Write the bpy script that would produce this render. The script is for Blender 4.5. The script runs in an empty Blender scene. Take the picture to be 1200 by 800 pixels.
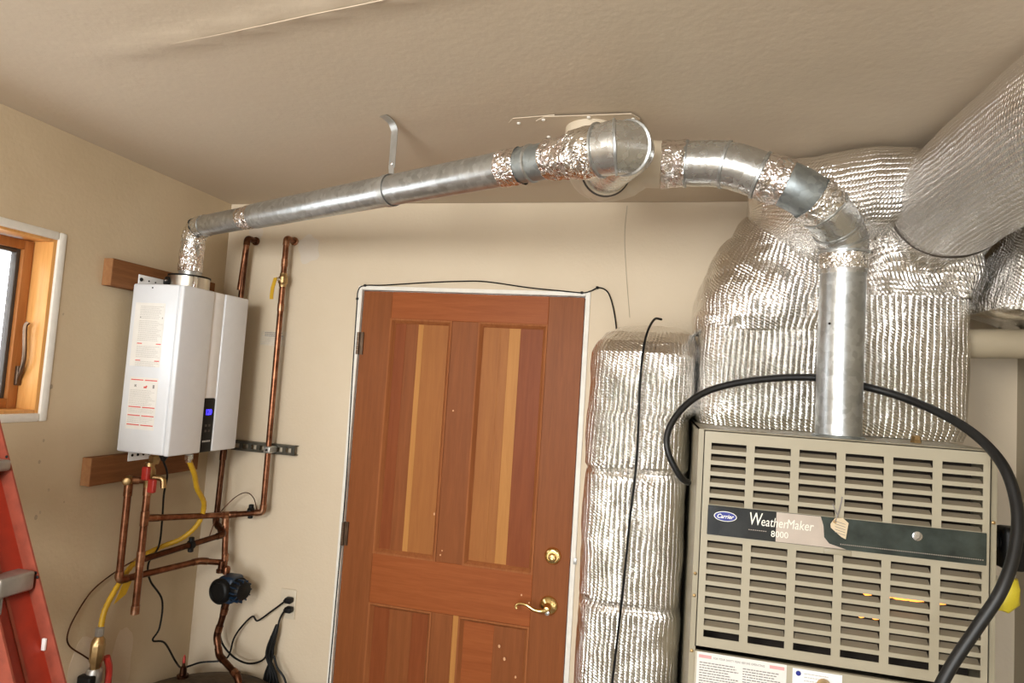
import bpy, bmesh, math, random
from mathutils import Vector, Matrix, noise
random.seed(7)
R = math.radians
H = 1.69                       # eye height; heights written "rel" are measured from it
# ------------------------------------------------------------------ camera
YAW, PITCH, ROLL, FPX = R(-13.816), R(3.836), R(3.699), 750.4
fwd = Vector((math.sin(YAW)*math.cos(PITCH), math.cos(YAW)*math.cos(PITCH), math.sin(PITCH)))
rt0 = Vector((math.cos(YAW), -math.sin(YAW), 0)); up0 = rt0.cross(fwd)
rt = math.cos(ROLL)*rt0 + math.sin(ROLL)*up0
up = -math.sin(ROLL)*rt0 + math.cos(ROLL)*up0
scene = bpy.context.scene
cam_d = bpy.data.cameras.new('camera'); cam = bpy.data.objects.new('camera', cam_d)
scene.collection.objects.link(cam)
cam_d.sensor_width = 36; cam_d.lens = FPX/1200*36; cam_d.clip_start = .02
cam.matrix_world = Matrix(((rt.x, up.x, -fwd.x, 0), (rt.y, up.y, -fwd.y, 0), (rt.z, up.z, -fwd.z, H), (0, 0, 0, 1)))
scene.camera = cam
# ------------------------------------------------------------------ world, lights, exposure
w = bpy.data.worlds.new('world'); scene.world = w; w.use_nodes = True
bg = w.node_tree.nodes['Background']; bg.inputs[0].default_value = (.93, .97, 1, 1); bg.inputs[1].default_value = 5.0
def area(name, loc, target, sx, sy, power, col):
    l = bpy.data.lights.new(name, 'AREA'); l.shape = 'RECTANGLE'; l.size = sx; l.size_y = sy
    l.energy = power; l.color = col
    o = bpy.data.objects.new(name, l); scene.collection.objects.link(o); o.location = loc
    o.rotation_euler = (Vector(target)-Vector(loc)).to_track_quat('-Z', 'Z').to_euler()
    return o
area('doorway_daylight', (-.75, -3.05, 1.15), (-.75, 0, 1.15), 1.9, 1.9, 56, (.96, .98, 1))
area('near_fill_light', (-.72, -.60, 2.0), (-.3, 2.36, 1.75), .55, .45, 32, (1, .985, .94))  # unseen lamp added to brighten the back wall and fade it leftwards
scene.view_settings.view_transform = 'Standard'; scene.view_settings.look = 'None'
scene.view_settings.exposure = 0.15; scene.view_settings.gamma = 1; scene.view_settings.use_curve_mapping = False
scene.cycles.use_denoising = True
scene.cycles.max_bounces = 10

# ------------------------------------------------------------------ helpers
def P(px, py, Y=None, X=None, Z=None):
    """point seen at (px, py) of the 1200x800 frame on the plane Y=, X= or Z=(rel)"""
    d = rt*((px-600)/FPX) - up*((py-400)/FPX) + fwd
    k = Y/d.y if Y is not None else (X/d.x if X is not None else Z/d.z)
    v = d*k; v.z += H; return v
V = Vector
ORG = {}
def link(o): scene.collection.objects.link(o); return o
def tag(o, label=None, cat=None, group=None, kind=None):
    if label: o['label'] = label
    if cat: o['category'] = cat
    if group: o['group'] = group
    if kind: o['kind'] = kind
    return o
def thing(name, label, cat, loc, group=None):
    o = link(bpy.data.objects.new(name, None)); o.location = loc; o.empty_display_size = .05
    ORG[o.name] = V(loc); return tag(o, label, cat, group)
def build(name, bm, mat, parent=None, smooth=True, origin=None, sharp=40):
    bm.normal_update()
    if parent is not None: org = ORG[parent.name]
    elif origin is not None: org = V(origin)
    else:
        xs = [v.co for v in bm.verts]
        org = V(((min(v.x for v in xs)+max(v.x for v in xs))/2, (min(v.y for v in xs)+max(v.y for v in xs))/2, min(v.z for v in xs)))
    bmesh.ops.translate(bm, verts=bm.verts, vec=-org)
    me = bpy.data.meshes.new(name); 
    if smooth:
        for e in bm.edges:
            e.smooth = not (len(e.link_faces) == 2 and e.calc_face_angle(0) > R(sharp))
        for f in bm.faces: f.smooth = True
    bm.to_mesh(me); bm.free()
    o = link(bpy.data.objects.new(name, me)); me.materials.append(mat); ORG[o.name] = org
    if parent is not None: o.parent = parent
    else: o.location = org
    return o
def BM(): return bmesh.new()
def box(bm, x0, x1, y0, y1, z0, z1, bev=0, seg=2, M=None):
    r = bmesh.ops.create_cube(bm, size=1)
    vs = r['verts']
    for v in vs: v.co = V(((x0+x1)/2+v.co.x*(x1-x0), (y0+y1)/2+v.co.y*(y1-y0), (z0+z1)/2+v.co.z*(z1-z0)))
    if M is not None:
        for v in vs: v.co = M @ v.co
    if bev:
        es = list({e for v in vs for e in v.link_edges})
        bmesh.ops.bevel(bm, geom=es, offset=bev, segments=seg, affect='EDGES', profile=.5)
    return bm
def frames(pts):
    n = len(pts); T = []
    for i in range(n):
        a = pts[max(i-1, 0)]; b = pts[min(i+1, n-1)]
        t = (b-a); T.append(t.normalized() if t.length > 1e-9 else V((0, 0, 1)))
    ref = V((0, 0, 1)) if abs(T[0].z) < .9 else V((0, -1, 0))
    A = (ref - T[0]*ref.dot(T[0])).normalized(); out = []
    for i in range(n):
        A = (A - T[i]*A.dot(T[i])).normalized()
        out.append((T[i], A, T[i].cross(A)))
    return out
def tube(bm, pts, r, n=12, caps=True):
    """swept tube with uv (u round, v along, in metres); r number or list"""
    pts = [V(p) for p in pts]; uvl = bm.loops.layers.uv.verify()
    rs = r if isinstance(r, (list, tuple)) else [r]*len(pts)
    fr = frames(pts); rings = []; vl = [0]
    for i in range(1, len(pts)): vl.append(vl[-1]+(pts[i]-pts[i-1]).length)
    per = 2*math.pi*(sum(rs)/len(rs))
    for p, (T, A, B), q in zip(pts, fr, rs):
        rings.append([bm.verts.new(p+A*(q*math.cos(2*math.pi*k/n))+B*(q*math.sin(2*math.pi*k/n))) for k in range(n)])
    for i in range(len(pts)-1):
        for k in range(n):
            k2 = (k+1) % n
            f = bm.faces.new((rings[i][k], rings[i][k2], rings[i+1][k2], rings[i+1][k]))
            for l, (a, b) in zip(f.loops, ((k, i), (k+1, i), (k+1, i+1), (k, i+1))): l[uvl].uv = (a/n*per, vl[b])
    if caps:
        bm.faces.new(rings[0][::-1]); bm.faces.new(rings[-1])
    return bm
def crom(pts, n=8):
    pts = [V(p) for p in pts]; out = []
    for i in range(len(pts)-1):
        p0 = pts[i-1] if i else pts[0]*2-pts[1]; p1, p2 = pts[i], pts[i+1]
        p3 = pts[i+2] if i+2 < len(pts) else pts[-1]*2-pts[-2]
        for k in range(n):
            t = k/n
            out.append(.5*((2*p1)+(p2-p0)*t+(2*p0-5*p1+4*p2-p3)*t*t+(3*p1-p0-3*p2+p3)*t**3))
    out.append(pts[-1]); return out
def fillet(pts, rad, n=6):
    pts = [V(p) for p in pts]; out = [pts[0]]
    for i in range(1, len(pts)-1):
        a = (pts[i-1]-pts[i]); b = (pts[i+1]-pts[i]); d = min(rad, a.length*.49, b.length*.49)
        s = pts[i]+a.normalized()*d; e = pts[i]+b.normalized()*d
        for k in range(n+1):
            t = k/n; out.append(s*(1-t)**2+pts[i]*2*t*(1-t)+e*t*t)
    out.append(pts[-1]); return out
def disc(bm, c, axis, r, h, n=24, r2=None):
    c = V(c); a = V(axis).normalized(); return tube(bm, [c, c+a*h], [r, r if r2 is None else r2], n)
def lathe(bm, c, axis, prof, n=24):
    c = V(c); a = V(axis).normalized(); ref = V((0, 0, 1)) if abs(a.z) < .9 else V((1, 0, 0))
    A = (ref-a*ref.dot(a)).normalized(); B = a.cross(A); rings = []
    for d, r in prof:
        rings.append([bm.verts.new(c+a*d+A*(max(r, 1e-4)*math.cos(2*math.pi*k/n))+B*(max(r, 1e-4)*math.sin(2*math.pi*k/n))) for k in range(n)])
    for i in range(len(prof)-1):
        for k in range(n):
            bm.faces.new((rings[i][k], rings[i][(k+1) % n], rings[i+1][(k+1) % n], rings[i+1][k]))
    bm.faces.new(rings[0][::-1]); bm.faces.new(rings[-1]); return bm
def screw(name, c, axis, r, mat, parent):
    return build(name, lathe(BM(), c, axis, [(0, r), (r*.35, r*.95), (r*.7, r*.5), (r*.75, .0001)], 10), mat, parent)
def loft(bm, st, nu=96, sub=8, pw=4.0, amp=.004, fr=9, crease=.006, cfr=5, seed=0, caps=True):
    """stations (centre, A, B) with half-vectors A and B -> crumpled superelliptic skin, uv in metres"""
    uvl = bm.loops.layers.uv.verify(); S = []
    for i in range(len(st)-1):
        for k in range(sub):
            t = k/sub; tt = t
            S.append([V(st[i][j])*(1-tt)+V(st[i+1][j])*tt for j in range(3)]+[pw if len(st[i]) < 4 else st[i][3]*(1-t)+st[i+1][3]*t])
    S.append([V(x) for x in st[-1][:3]]+[pw if len(st[-1]) < 4 else st[-1][3]])
    # arc-length spaced params on the first mid ring
    rings = []; vl = [0]
    mid = S[len(S)//2]; per = 0
    for C, A, B, q in S:
        ring = []
        fine = []
        for k in range(361):
            t = 2*math.pi*k/360; c, s = math.cos(t), math.sin(t)
            fine.append(C+A*(math.copysign(abs(c)**(2/q), c))+B*(math.copysign(abs(s)**(2/q), s)))
        L = [0]
        for k in range(360): L.append(L[-1]+(fine[k+1]-fine[k]).length)
        j = 0
        for k in range(nu):
            want = L[-1]*k/nu
            while L[j+1] < want: j += 1
            f = (want-L[j])/max(L[j+1]-L[j], 1e-9); ring.append(fine[j].lerp(fine[j+1], f))
        rings.append(ring); per = max(per, L[-1])
    for i in range(1, len(rings)):
        vl.append(vl[-1]+sum((rings[i][k]-rings[i-1][k]).length for k in range(0, nu, 8))/len(range(0, nu, 8)))
    vr = [[bm.verts.new(p) for p in ring] for ring in rings]
    for i in range(len(rings)-1):
        for k in range(nu):
            f = bm.faces.new((vr[i][k], vr[i][(k+1) % nu], vr[i+1][(k+1) % nu], vr[i+1][k]))
            for l, (a, b) in zip(f.loops, ((k, i), (k+1, i), (k+1, i+1), (k, i+1))): l[uvl].uv = (a/nu*per, vl[b])
    if caps:
        bm.faces.new(vr[0][::-1]); bm.faces.new(vr[-1])
    bmesh.ops.recalc_face_normals(bm, faces=bm.faces[:])
    bm.normal_update()
    off = V((seed*3.7, seed*1.3, seed*2.1)); mv = []
    for v in bm.verts:
        p = v.co*fr+off; q2 = v.co*cfr+off*2
        d = amp*noise.noise(p)+crease*(abs(noise.noise(q2))*2-.5)+crease*.4*(abs(noise.noise(q2*2.7))*2-.5)
        mv.append((v, v.normal*d))
    for v, d in mv: v.co += d
    return bm
def text_mesh(name, body, size, mat, parent, loc, rx=None, shear=0, bold=0, kind=None, sx=1):
    c = bpy.data.curves.new(name, 'FONT'); c.body = body; c.size = size; c.shear = shear; c.extrude = .0003; c.offset = bold
    c.resolution_u = 3
    t = bpy.data.objects.new(name, c); link(t)
    me = bpy.data.meshes.new_from_object(t); bpy.data.objects.remove(t)
    M = rx if rx is not None else Matrix.Rotation(R(90), 4, 'X')
    me.transform(Matrix.Translation(V(loc)-ORG[parent.name]) @ M @ Matrix.Diagonal((sx, 1, 1, 1)))
    me.materials.clear(); me.materials.append(mat)
    o = link(bpy.data.objects.new(name, me)); o.parent = parent; ORG[o.name] = ORG[parent.name]
    if kind: o['kind'] = kind
    return o

# ------------------------------------------------------------------ materials
class NG:
    def __init__(s, name):
        m = bpy.data.materials.new(name); m.use_nodes = True; s.m = m; s.t = m.node_tree; s.b = s.t.nodes['Principled BSDF']
    def n(s, typ, **kw):
        x = s.t.nodes.new(typ)
        for k, v in kw.items():
            if k.startswith('i_'): x.inputs[k[2:].replace('_', ' ')].default_value = v
            else: setattr(x, k, v)
        return x
    def l(s, a, b): s.t.links.new(a, b)
    def math(s, op, a, b=None, c=None):
        x = s.n('ShaderNodeMath', operation=op)
        for i, q in enumerate((a, b, c)):
            if q is None: continue
            if isinstance(q, (int, float)): x.inputs[i].default_value = q
            else: s.l(q, x.inputs[i])
        return x.outputs[0]
    def pos(s, scale=(1, 1, 1), uv=False):
        tc = s.n('ShaderNodeTexCoord'); mp = s.n('ShaderNodeMapping'); mp.inputs['Scale'].default_value = scale
        s.l(tc.outputs['UV' if uv else 'Object'], mp.inputs[0]); return mp.outputs[0]
    def noise(s, vec, scale, detail=3, rough=.5, dist=0):
        x = s.n('ShaderNodeTexNoise'); x.inputs['Scale'].default_value = scale; x.inputs['Detail'].default_value = detail
        x.inputs['Roughness'].default_value = rough; x.inputs['Distortion'].default_value = dist
        s.l(vec, x.inputs['Vector']); return x.outputs[0]
    def ramp(s, fac, stops, interp='LINEAR'):
        x = s.n('ShaderNodeValToRGB'); cr = x.color_ramp; cr.interpolation = interp
        while len(cr.elements) < len(stops): cr.elements.new(.5)
        for e, (p, c) in zip(cr.elements, stops): e.position = p; e.color = (*c, 1)
        s.l(fac, x.inputs[0]); return x.outputs[0]
    def bump(s, h, dist, strength=1, prev=None):
        x = s.n('ShaderNodeBump'); x.inputs['Strength'].default_value = strength; x.inputs['Distance'].default_value = dist
        s.l(h, x.inputs['Height'])
        if prev is not None: s.l(prev, x.inputs['Normal'])
        return x.outputs[0]
    def set(s, **kw):
        for k, v in kw.items():
            i = s.b.inputs[k.replace('_', ' ')]
            if hasattr(v, 'is_linked'): s.l(v, i)
            else: i.default_value = v
        return s
def c255(r, g, b):
    f = lambda u: ((u/255+.055)/1.055)**2.4 if u/255 > .04045 else u/255/12.92
    return (f(r), f(g), f(b))
def plain(name, col, rough=.5, metal=0, var=.12, vs=30, bump=0, bs=200, coat=0):
    g = NG(name); v = g.pos(); n = g.noise(v, vs, 4)
    g.set(Base_Color=g.ramp(n, [(.3, tuple(c*(1-var) for c in col)), (.7, tuple(min(1, c*(1+var)) for c in col))]), Roughness=rough, Metallic=metal)
    if coat: g.set(Coat_Weight=coat, Coat_Roughness=.1)
    if bump: g.set(Normal=g.bump(g.noise(v, bs, 3), bump))
    return g.m
def plaster(name, col, stain, sc=1.6, bump=.0007, bs=90, blotch=.5):
    g = NG(name); v = g.pos()
    a = g.noise(v, sc, 5, .6, .3); b = g.noise(v, sc*5, 4, .6)
    mixf = g.math('MULTIPLY', g.math('SUBTRACT', g.math('ADD', a, g.math('MULTIPLY', b, .35)), .55), blotch*2.2)
    cl = g.n('ShaderNodeClamp'); g.l(mixf, cl.inputs[0])
    g.set(Base_Color=g.ramp(cl.outputs[0], [(0, col), (1, stain)]), Roughness=.75)
    h = g.math('ADD', g.noise(v, bs, 3, .5), g.math('MULTIPLY', g.noise(v, 7, 3), 2.0))
    g.set(Normal=g.bump(h, bump)); return g.m
M = {}
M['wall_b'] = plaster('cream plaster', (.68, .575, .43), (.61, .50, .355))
M['wall_l'] = plaster('shaded cream plaster', (.57, .455, .305), (.47, .36, .225), blotch=.8)  # same cream paint, with the left wall's shade put into the colour
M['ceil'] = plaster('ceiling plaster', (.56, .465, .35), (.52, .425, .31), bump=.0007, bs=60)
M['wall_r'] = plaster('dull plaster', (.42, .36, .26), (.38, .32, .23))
M['bead'] = plain('white corner paint', (.80, .77, .70), .6, var=.05)
M['patch'] = plaster('pale wall filler', (.66, .585, .49), (.61, .525, .42), sc=9)
M['patch_l'] = plaster('greyish wall filler', (.61, .50, .37), (.55, .45, .32), sc=9)
M['floor'] = plaster('concrete', (.32, .30, .27), (.22, .2, .18), sc=3)
M['ground'] = plaster('driveway', (.38, .37, .35), (.3, .3, .28), sc=3)
M['white'] = plain('white enamel', (.74, .765, .80), .32, var=.015, coat=.3)
M['white2'] = plain('white moulding', (.86, .86, .86), .4, var=.02)
M['pvc'] = plain('cream pipe paint', (.62, .53, .40), .45, var=.05, vs=12)
M['beige'] = plain('beige furnace enamel', (.40, .358, .262), .45, var=.03, vs=9, coat=.15)
M['beige_side'] = plain('beige furnace casing', (.35, .31, .22), .42, var=.04, vs=9)
M['black'] = plain('black plastic', (.005, .005, .005), .45, var=.2)
M['black'].node_tree.nodes['Principled BSDF'].inputs['Specular IOR Level'].default_value = .25
M['rubber'] = plain('black rubber', (.007, .007, .007), .45, var=.25, vs=40)
M['void'] = plain('dark interior', (.03, .022, .016), .8, var=.2)
M['steel'] = plain('bright steel', (.72, .72, .71), .22, 1, var=.05)
M['brushed'] = plain('brushed collar steel', (.66, .63, .56), .3, 1, var=.1)
M['zinc'] = plain('zinc strap', (.50, .50, .48), .45, .85, var=.12)
M['brass'] = plain('polished brass', (.80, .60, .26), .2, 1, var=.06)
M['bronze'] = plain('dark bronze', (.13, .085, .055), .4, .8, var=.2)
M['brass_old'] = plain('dull brass', (.50, .34, .16), .38, 1, var=.25)
M['yellow'] = plain('yellow coating', (.58, .34, .015), .45, var=.1)
M['yellow_tape'] = plain('yellow tape', (.60, .48, .03), .4, var=.1, bump=.001)
M['red'] = plain('red paint', (.42, .03, .02), .4, var=.15)
M['paper'] = plain('paper label', (.80, .78, .74), .6, var=.03)
M['paper_pink'] = plain('pink print', (.75, .38, .38), .6, var=.05)
M['manila'] = plain('manila card', (.66, .54, .36), .7, var=.08)
M['ink'] = plain('grey ink', (.25, .23, .22), .7, var=.05)
M['ink_light'] = plain('pale ink', (.52, .50, .47), .7, var=.05)
M['ink_red'] = plain('red ink', (.70, .08, .06), .6, var=.05)
M['letter'] = plain('silver lettering', (.88, .86, .76), .35, .2, var=.03)
M['reflection_print'] = plain('pale reflection and print', (.55, .47, .40), .3, .25, var=.08, vs=20)  # tone of the painted bright reflection on the strip, also its dotted print
M['strip'] = plain('dark badge plate', (.02, .021, .02), .25, .3, var=.6, vs=18)
M['strip_green_refl'] = plain('badge plate green reflection', (.045, .057, .05), .3, .4, var=.4, vs=25, bump=.0008, bs=60)  # green reflection of trees put into the dark plate's colour
M['logo_blue'] = plain('blue emblem', (.02, .03, .25), .3, var=.05)
M['pump_blue'] = plain('blue pump housing', (.006, .022, .05), .4, var=.3)
M['tank'] = plain('rusty brown tank', (.07, .045, .022), .7, var=.6, vs=12, bump=.004, bs=40)
M['grey_gasket'] = plain('grey gasket', (.055, .042, .032), .5)
M['red_fg'] = plain('red fibreglass', (.34, .030, .012), .5, var=.14, vs=25)
M['red_fg2'] = plain('dusty red fibreglass', (.27, .055, .03), .65, var=.2, vs=40)
M['alu'] = plain('dull aluminium', (.40, .38, .35), .42, .8, var=.15)
M['ceramic'] = plain('white plate', (.64, .56, .43), .4, var=.02)
M['vane_shaded'] = plain('shaded beige vane', (.24, .20, .14), .5, var=.03)  # beige vanes darkened, the shade inside the slots is in the colour
def emit(name, col, st):
    g = NG(name); g.set(Base_Color=(*col, 1), Emission_Color=(*col, 1), Emission_Strength=st); return g.m
M['glow'] = emit('blue display', (.03, .02, 1), 5)
M['flame'] = emit('burner flame', (1, .38, .05), 9)
M['flame2'] = emit('hot flame', (1, .36, .06), 1.8)
gg = NG('window pane'); gg.set(Base_Color=(1, 1, 1, 1), Roughness=.0, IOR=1.1, Transmission_Weight=1); M['glass'] = gg.m
def galv(name, col, rough=.36, sp=.22):
    g = NG(name); v = g.pos(); vo = g.n('ShaderNodeTexVoronoi'); vo.inputs['Scale'].default_value = 70; g.l(v, vo.inputs['Vector'])
    bw = g.n('ShaderNodeRGBToBW'); g.l(vo.outputs['Color'], bw.inputs[0])
    big = g.noise(v, 9, 4, .6)
    f = g.math('ADD', g.math('MULTIPLY', bw.outputs[0], .45), g.math('MULTIPLY', big, .55))
    g.set(Base_Color=g.ramp(f, [(.25, tuple(c*(1-sp) for c in col)), (.75, tuple(min(1, c*(1+sp)) for c in col))]), Metallic=.92)
    g.set(Roughness=g.math('ADD', g.math('MULTIPLY', f, .18), rough-.09))
    g.set(Normal=g.bump(big, .003)); return g.m
M['galv'] = galv('galvanised steel', (.50, .52, .52)); M['galv_dark'] = galv('dull galvanised steel', (.36, .40, .41), .45)
M['galv_new'] = galv('shiny galvanised elbow', (.62, .63, .62), .26, .15)
def tape(name, col, red=.0):
    g = NG(name); v = g.pos()
    a = g.noise(v, 45, 2, .5, 1.2); b = g.noise(v, 14, 2, .5, .8)
    ra = g.math('ABSOLUTE', g.math('SUBTRACT', a, .5)); rb = g.math('ABSOLUTE', g.math('SUBTRACT', b, .5))
    h = g.math('ADD', g.math('MULTIPLY', ra, 1.0), g.math('MULTIPLY', rb, 2.2))
    cn = g.noise(v, 60, 2)
    g.set(Base_Color=g.ramp(cn, [(.42, col), (.72, (col[0], col[1]*(1-red), col[2]*(1-red)))]), Metallic=1.0, Roughness=.2, Normal=g.bump(h, .012, 1)); return g.m
M['tape'] = tape('foil tape', (.88, .86, .82)); M['tape_red'] = tape('printed foil tape', (.87, .84, .81), .10)
def copper(name, a, b, c):
    g = NG(name); v = g.pos(); n = g.noise(v, 22, 5, .65)
    g.set(Base_Color=g.ramp(n, [(.32, a), (.5, b), (.68, c)]), Metallic=.95, Roughness=g.math('ADD', g.math('MULTIPLY', n, .25), .2)); return g.m
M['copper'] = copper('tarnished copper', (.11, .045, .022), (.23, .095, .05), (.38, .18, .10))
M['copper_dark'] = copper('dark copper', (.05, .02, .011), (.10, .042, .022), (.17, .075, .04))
M['copper_fit'] = copper('soldered fitting', (.17, .075, .04), (.32, .15, .08), (.50, .30, .19))
def foil(name, ribs='u', p=.0150, q=.0080, base=(.95, .93, .90), rough=.16, depth=.0030, fmin=.45):
    """bubble foil: ribs p apart with small pillows q apart, in metres of uv"""
    g = NG(name); tc = g.n('ShaderNodeTexCoord'); sep = g.n('ShaderNodeSeparateXYZ')
    mp = g.n('ShaderNodeMapping'); g.l(tc.outputs['UV'], mp.inputs[0])
    wob = g.noise(mp.outputs[0], 9, 2); ad = g.n('ShaderNodeVectorMath', operation='SCALE')
    cmb = g.n('ShaderNodeCombineXYZ'); g.l(g.math('MULTIPLY', g.math('SUBTRACT', wob, .5), .014), cmb.inputs[0]); g.l(g.math('MULTIPLY', g.math('SUBTRACT', wob, .5), .02), cmb.inputs[1])
    va = g.n('ShaderNodeVectorMath', operation='ADD'); g.l(mp.outputs[0], va.inputs[0]); g.l(cmb.outputs[0], va.inputs[1])
    g.l(va.outputs[0], sep.inputs[0])
    U, W = (sep.outputs[0], sep.outputs[1]) if ribs == 'u' else (sep.outputs[1], sep.outputs[0])
    u = g.math('MULTIPLY', U, math.pi/p); w_ = g.math('MULTIPLY', W, 2*math.pi/q)
    rib = g.math('POWER', g.math('ABSOLUTE', g.math('SINE', u)), .5)
    tw = g.math('SINE', g.math('ADD', w_, g.math('MULTIPLY', u, 2.0)))
    o = g.pos(); n1 = g.noise(o, 70, 2, .5, .5); n2 = g.noise(o, 16, 3, .6, 1.0)
    fade = g.math('MAXIMUM', g.math('MULTIPLY', g.math('SUBTRACT', g.noise(o, 6, 2), .2), 2.2), fmin)
    h = g.math('ADD', g.math('MULTIPLY', g.math('ADD', rib, g.math('MULTIPLY', g.math('MULTIPLY', tw, rib), .42)), fade),
               g.math('ADD', g.math('MULTIPLY', n1, .5), g.math('MULTIPLY', g.math('ABSOLUTE', g.math('SUBTRACT', n2, .5)), 1.6)))
    g.set(Base_Color=(*base, 1), Metallic=1.0, Roughness=rough, Normal=g.bump(h, depth, 1)); return g.m
M['foil'] = foil('bubble foil wrap'); M['foil_side'] = foil('bubble foil wrap turned', 'v', p=.013, q=.01)
M['foil_big'] = foil('bubble foil duct wrap', 'u', p=.013, q=.007, base=(.92, .90, .88), rough=.2, depth=.0026, fmin=.9)
def wood(name, a, b, grain=(6, 6, .35), rough=.45, coat=.0, bump=.0004):
    g = NG(name); v = g.pos(grain); n = g.noise(v, 9, 5, .6, .6); n2 = g.noise(v, 40, 3, .6)
    f = g.math('ADD', g.math('MULTIPLY', n, .7), g.math('MULTIPLY', n2, .3))
    g.set(Base_Color=g.ramp(f, [(.3, a), (.7, b)]), Roughness=rough, Coat_Weight=coat, Coat_Roughness=.25, Specular_IOR_Level=.14, Normal=g.bump(n2, bump)); return g.m
M['w_stile'] = wood('stained stile wood', (.20, .062, .019), (.27, .088, .027))
M['w_dark'] = wood('dark stave wood', (.19, .048, .014), (.25, .070, .021))
M['w_mid'] = wood('mid stave wood', (.29, .105, .030), (.37, .145, .040))
M['w_or'] = wood('orange stave wood', (.41, .18, .048), (.50, .23, .065))
M['w_mould'] = wood('moulding wood', (.25, .08, .026), (.36, .13, .045), rough=.7)
M['w_rail'] = wood('stained rail wood', (.25, .065, .017), (.34, .10, .028), grain=(.35, 6, 6))
M['w_board'] = wood('stained stud wood', (.15, .058, .020), (.26, .11, .042), grain=(6, .5, 6), rough=.6, coat=0)
M['w_end'] = wood('board end grain', (.26, .12, .05), (.36, .18, .08), grain=(3, 3, 3), rough=.8, coat=0)
M['w_jamb'] = wood('honey pine jamb', (.58, .27, .075), (.76, .40, .13), grain=(6, 6, .4), coat=.3)
M['w_sash'] = wood('brown sash wood', (.30, .11, .03), (.46, .19, .06), grain=(6, 6, .4))

# ------------------------------------------------------------------ room shell
XL, XR, YB, YR = -1.87, 1.08, 2.36, -3.2; ZC = H+.70
DX0, DX1, DZ = -1.222, -.303, H+.350       # doorway
def struct(name, bm, mat, parent=None, **kw):
    o = build(name, bm, mat, parent, smooth=False, **kw)
    if parent is None: o['kind'] = 'structure'
    return o
struct('floor', box(BM(), XL-.2, XR+.2, YR-.1, YB+.3, -.1, 0), M['floor'])
struct('ground', box(BM(), -14, 14, -16, YR-.1, -.12, -.02), M['ground'])
bm = BM()
def ceil_z(x, y):
    z = ZC+.0008+.0008*noise.noise(V((x*1.3, y*1.3, 0)))
    c = P(150, 62, Z=.70); e = P(440, 1, Z=.70); d = (e-c); d.z = 0
    q = V((x, y, 0))-V((c.x, c.y, 0)); t = q.dot(d)/d.dot(d); s = (q-d*t).dot(V((-d.y, d.x, 0)).normalized())
    if -.3 < t < 3: z -= .010*math.exp(-(s/.03)**2)*max(0, min(1, (t+.3)*2))*(1 if s < 0 else .45)
    return z
# ceiling: gently uneven plaster sheet with real thickness
cg = bmesh.ops.create_grid(bm, x_segments=150, y_segments=200, size=.5)['verts']
for v in cg:
    x = XL-.05+(v.co.x+.5)*(XR-XL+.1); y = YR-.1+(v.co.y+.5)*(YB-YR+.15)
    z = ceil_z(x, y)
    v.co = V((x, y, z))
bmesh.ops.solidify(bm, geom=bm.faces[:], thickness=-.05)
bmesh.ops.recalc_face_normals(bm, faces=bm.faces[:])
o = build('ceiling', bm, M['ceil'], smooth=True); o['kind'] = 'structure'
ceil = o
seam = [P(px, py, Z=.693) for px, py in ((200, 51), (250, 41), (300, 30.5), (360, 17.5), (440, 1), (520, -16), (620, -37))]
seam = crom(seam, 6)
for q in seam: q.z = ceil_z(q.x, q.y)-.0002
build('loose_tape_edge', tube(BM(), seam, [.0003+.0006*min(1, i/14) for i in range(len(seam))], 6), M['ceil'], ceil)

bm = BM()
box(bm, XL-.15, DX0, YB, YB+.15, 0, ZC); box(bm, DX1, XR+.15, YB, YB+.15, 0, ZC); box(bm, DX0, DX1, YB, YB+.15, DZ, ZC)
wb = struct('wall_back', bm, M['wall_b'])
# pale filler patches and scrapes on the back wall
def blob(name, cx, cz, rx, rz, mat, parent, plane='Y', at=YB-.0006, th=.0008, n=28, seed=1):
    bm = BM(); fr = []
    for k in range(n):
        t = 2*math.pi*k/n; q = 1+.28*noise.noise(V((math.cos(t)*1.5+seed*5, math.sin(t)*1.5, seed)))
        a, b = cx+rx*q*math.cos(t), cz+rz*q*math.sin(t)
        fr.append(V((a, at, b)) if plane == 'Y' else V((at, a, b)))
    dirv = V((0, th, 0)) if plane == 'Y' else V((-th, 0, 0))
    A = [bm.verts.new(p) for p in fr]; B = [bm.verts.new(p+dirv) for p in fr]
    bm.faces.new(A); bm.faces.new(B[::-1])
    for k in range(n): bm.faces.new((A[k], B[k], B[(k+1) % n], A[(k+1) % n]))
    bmesh.ops.recalc_face_normals(bm, faces=bm.faces[:])
    return build(name, bm, mat, parent, smooth=False)
for i, (px, py, rx, rz) in enumerate([(362, 292, .05, .06), (300, 272, .03, .05)]):
    p = P(px, py, Y=YB); blob('filler_patch', p.x, p.z, rx, rz, M['patch'], wb, seed=i+1)
p0 = P(735, 240, Y=YB-.002)
build('wall_crack', tube(BM(), crom([P(735, 241, Y=YB-.0005), P(732, 275, Y=YB-.0005), P(734, 320, Y=YB-.0005), P(738, 372, Y=YB-.0005)], 6), .0014, 6), M['wall_r'], wb)

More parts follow.
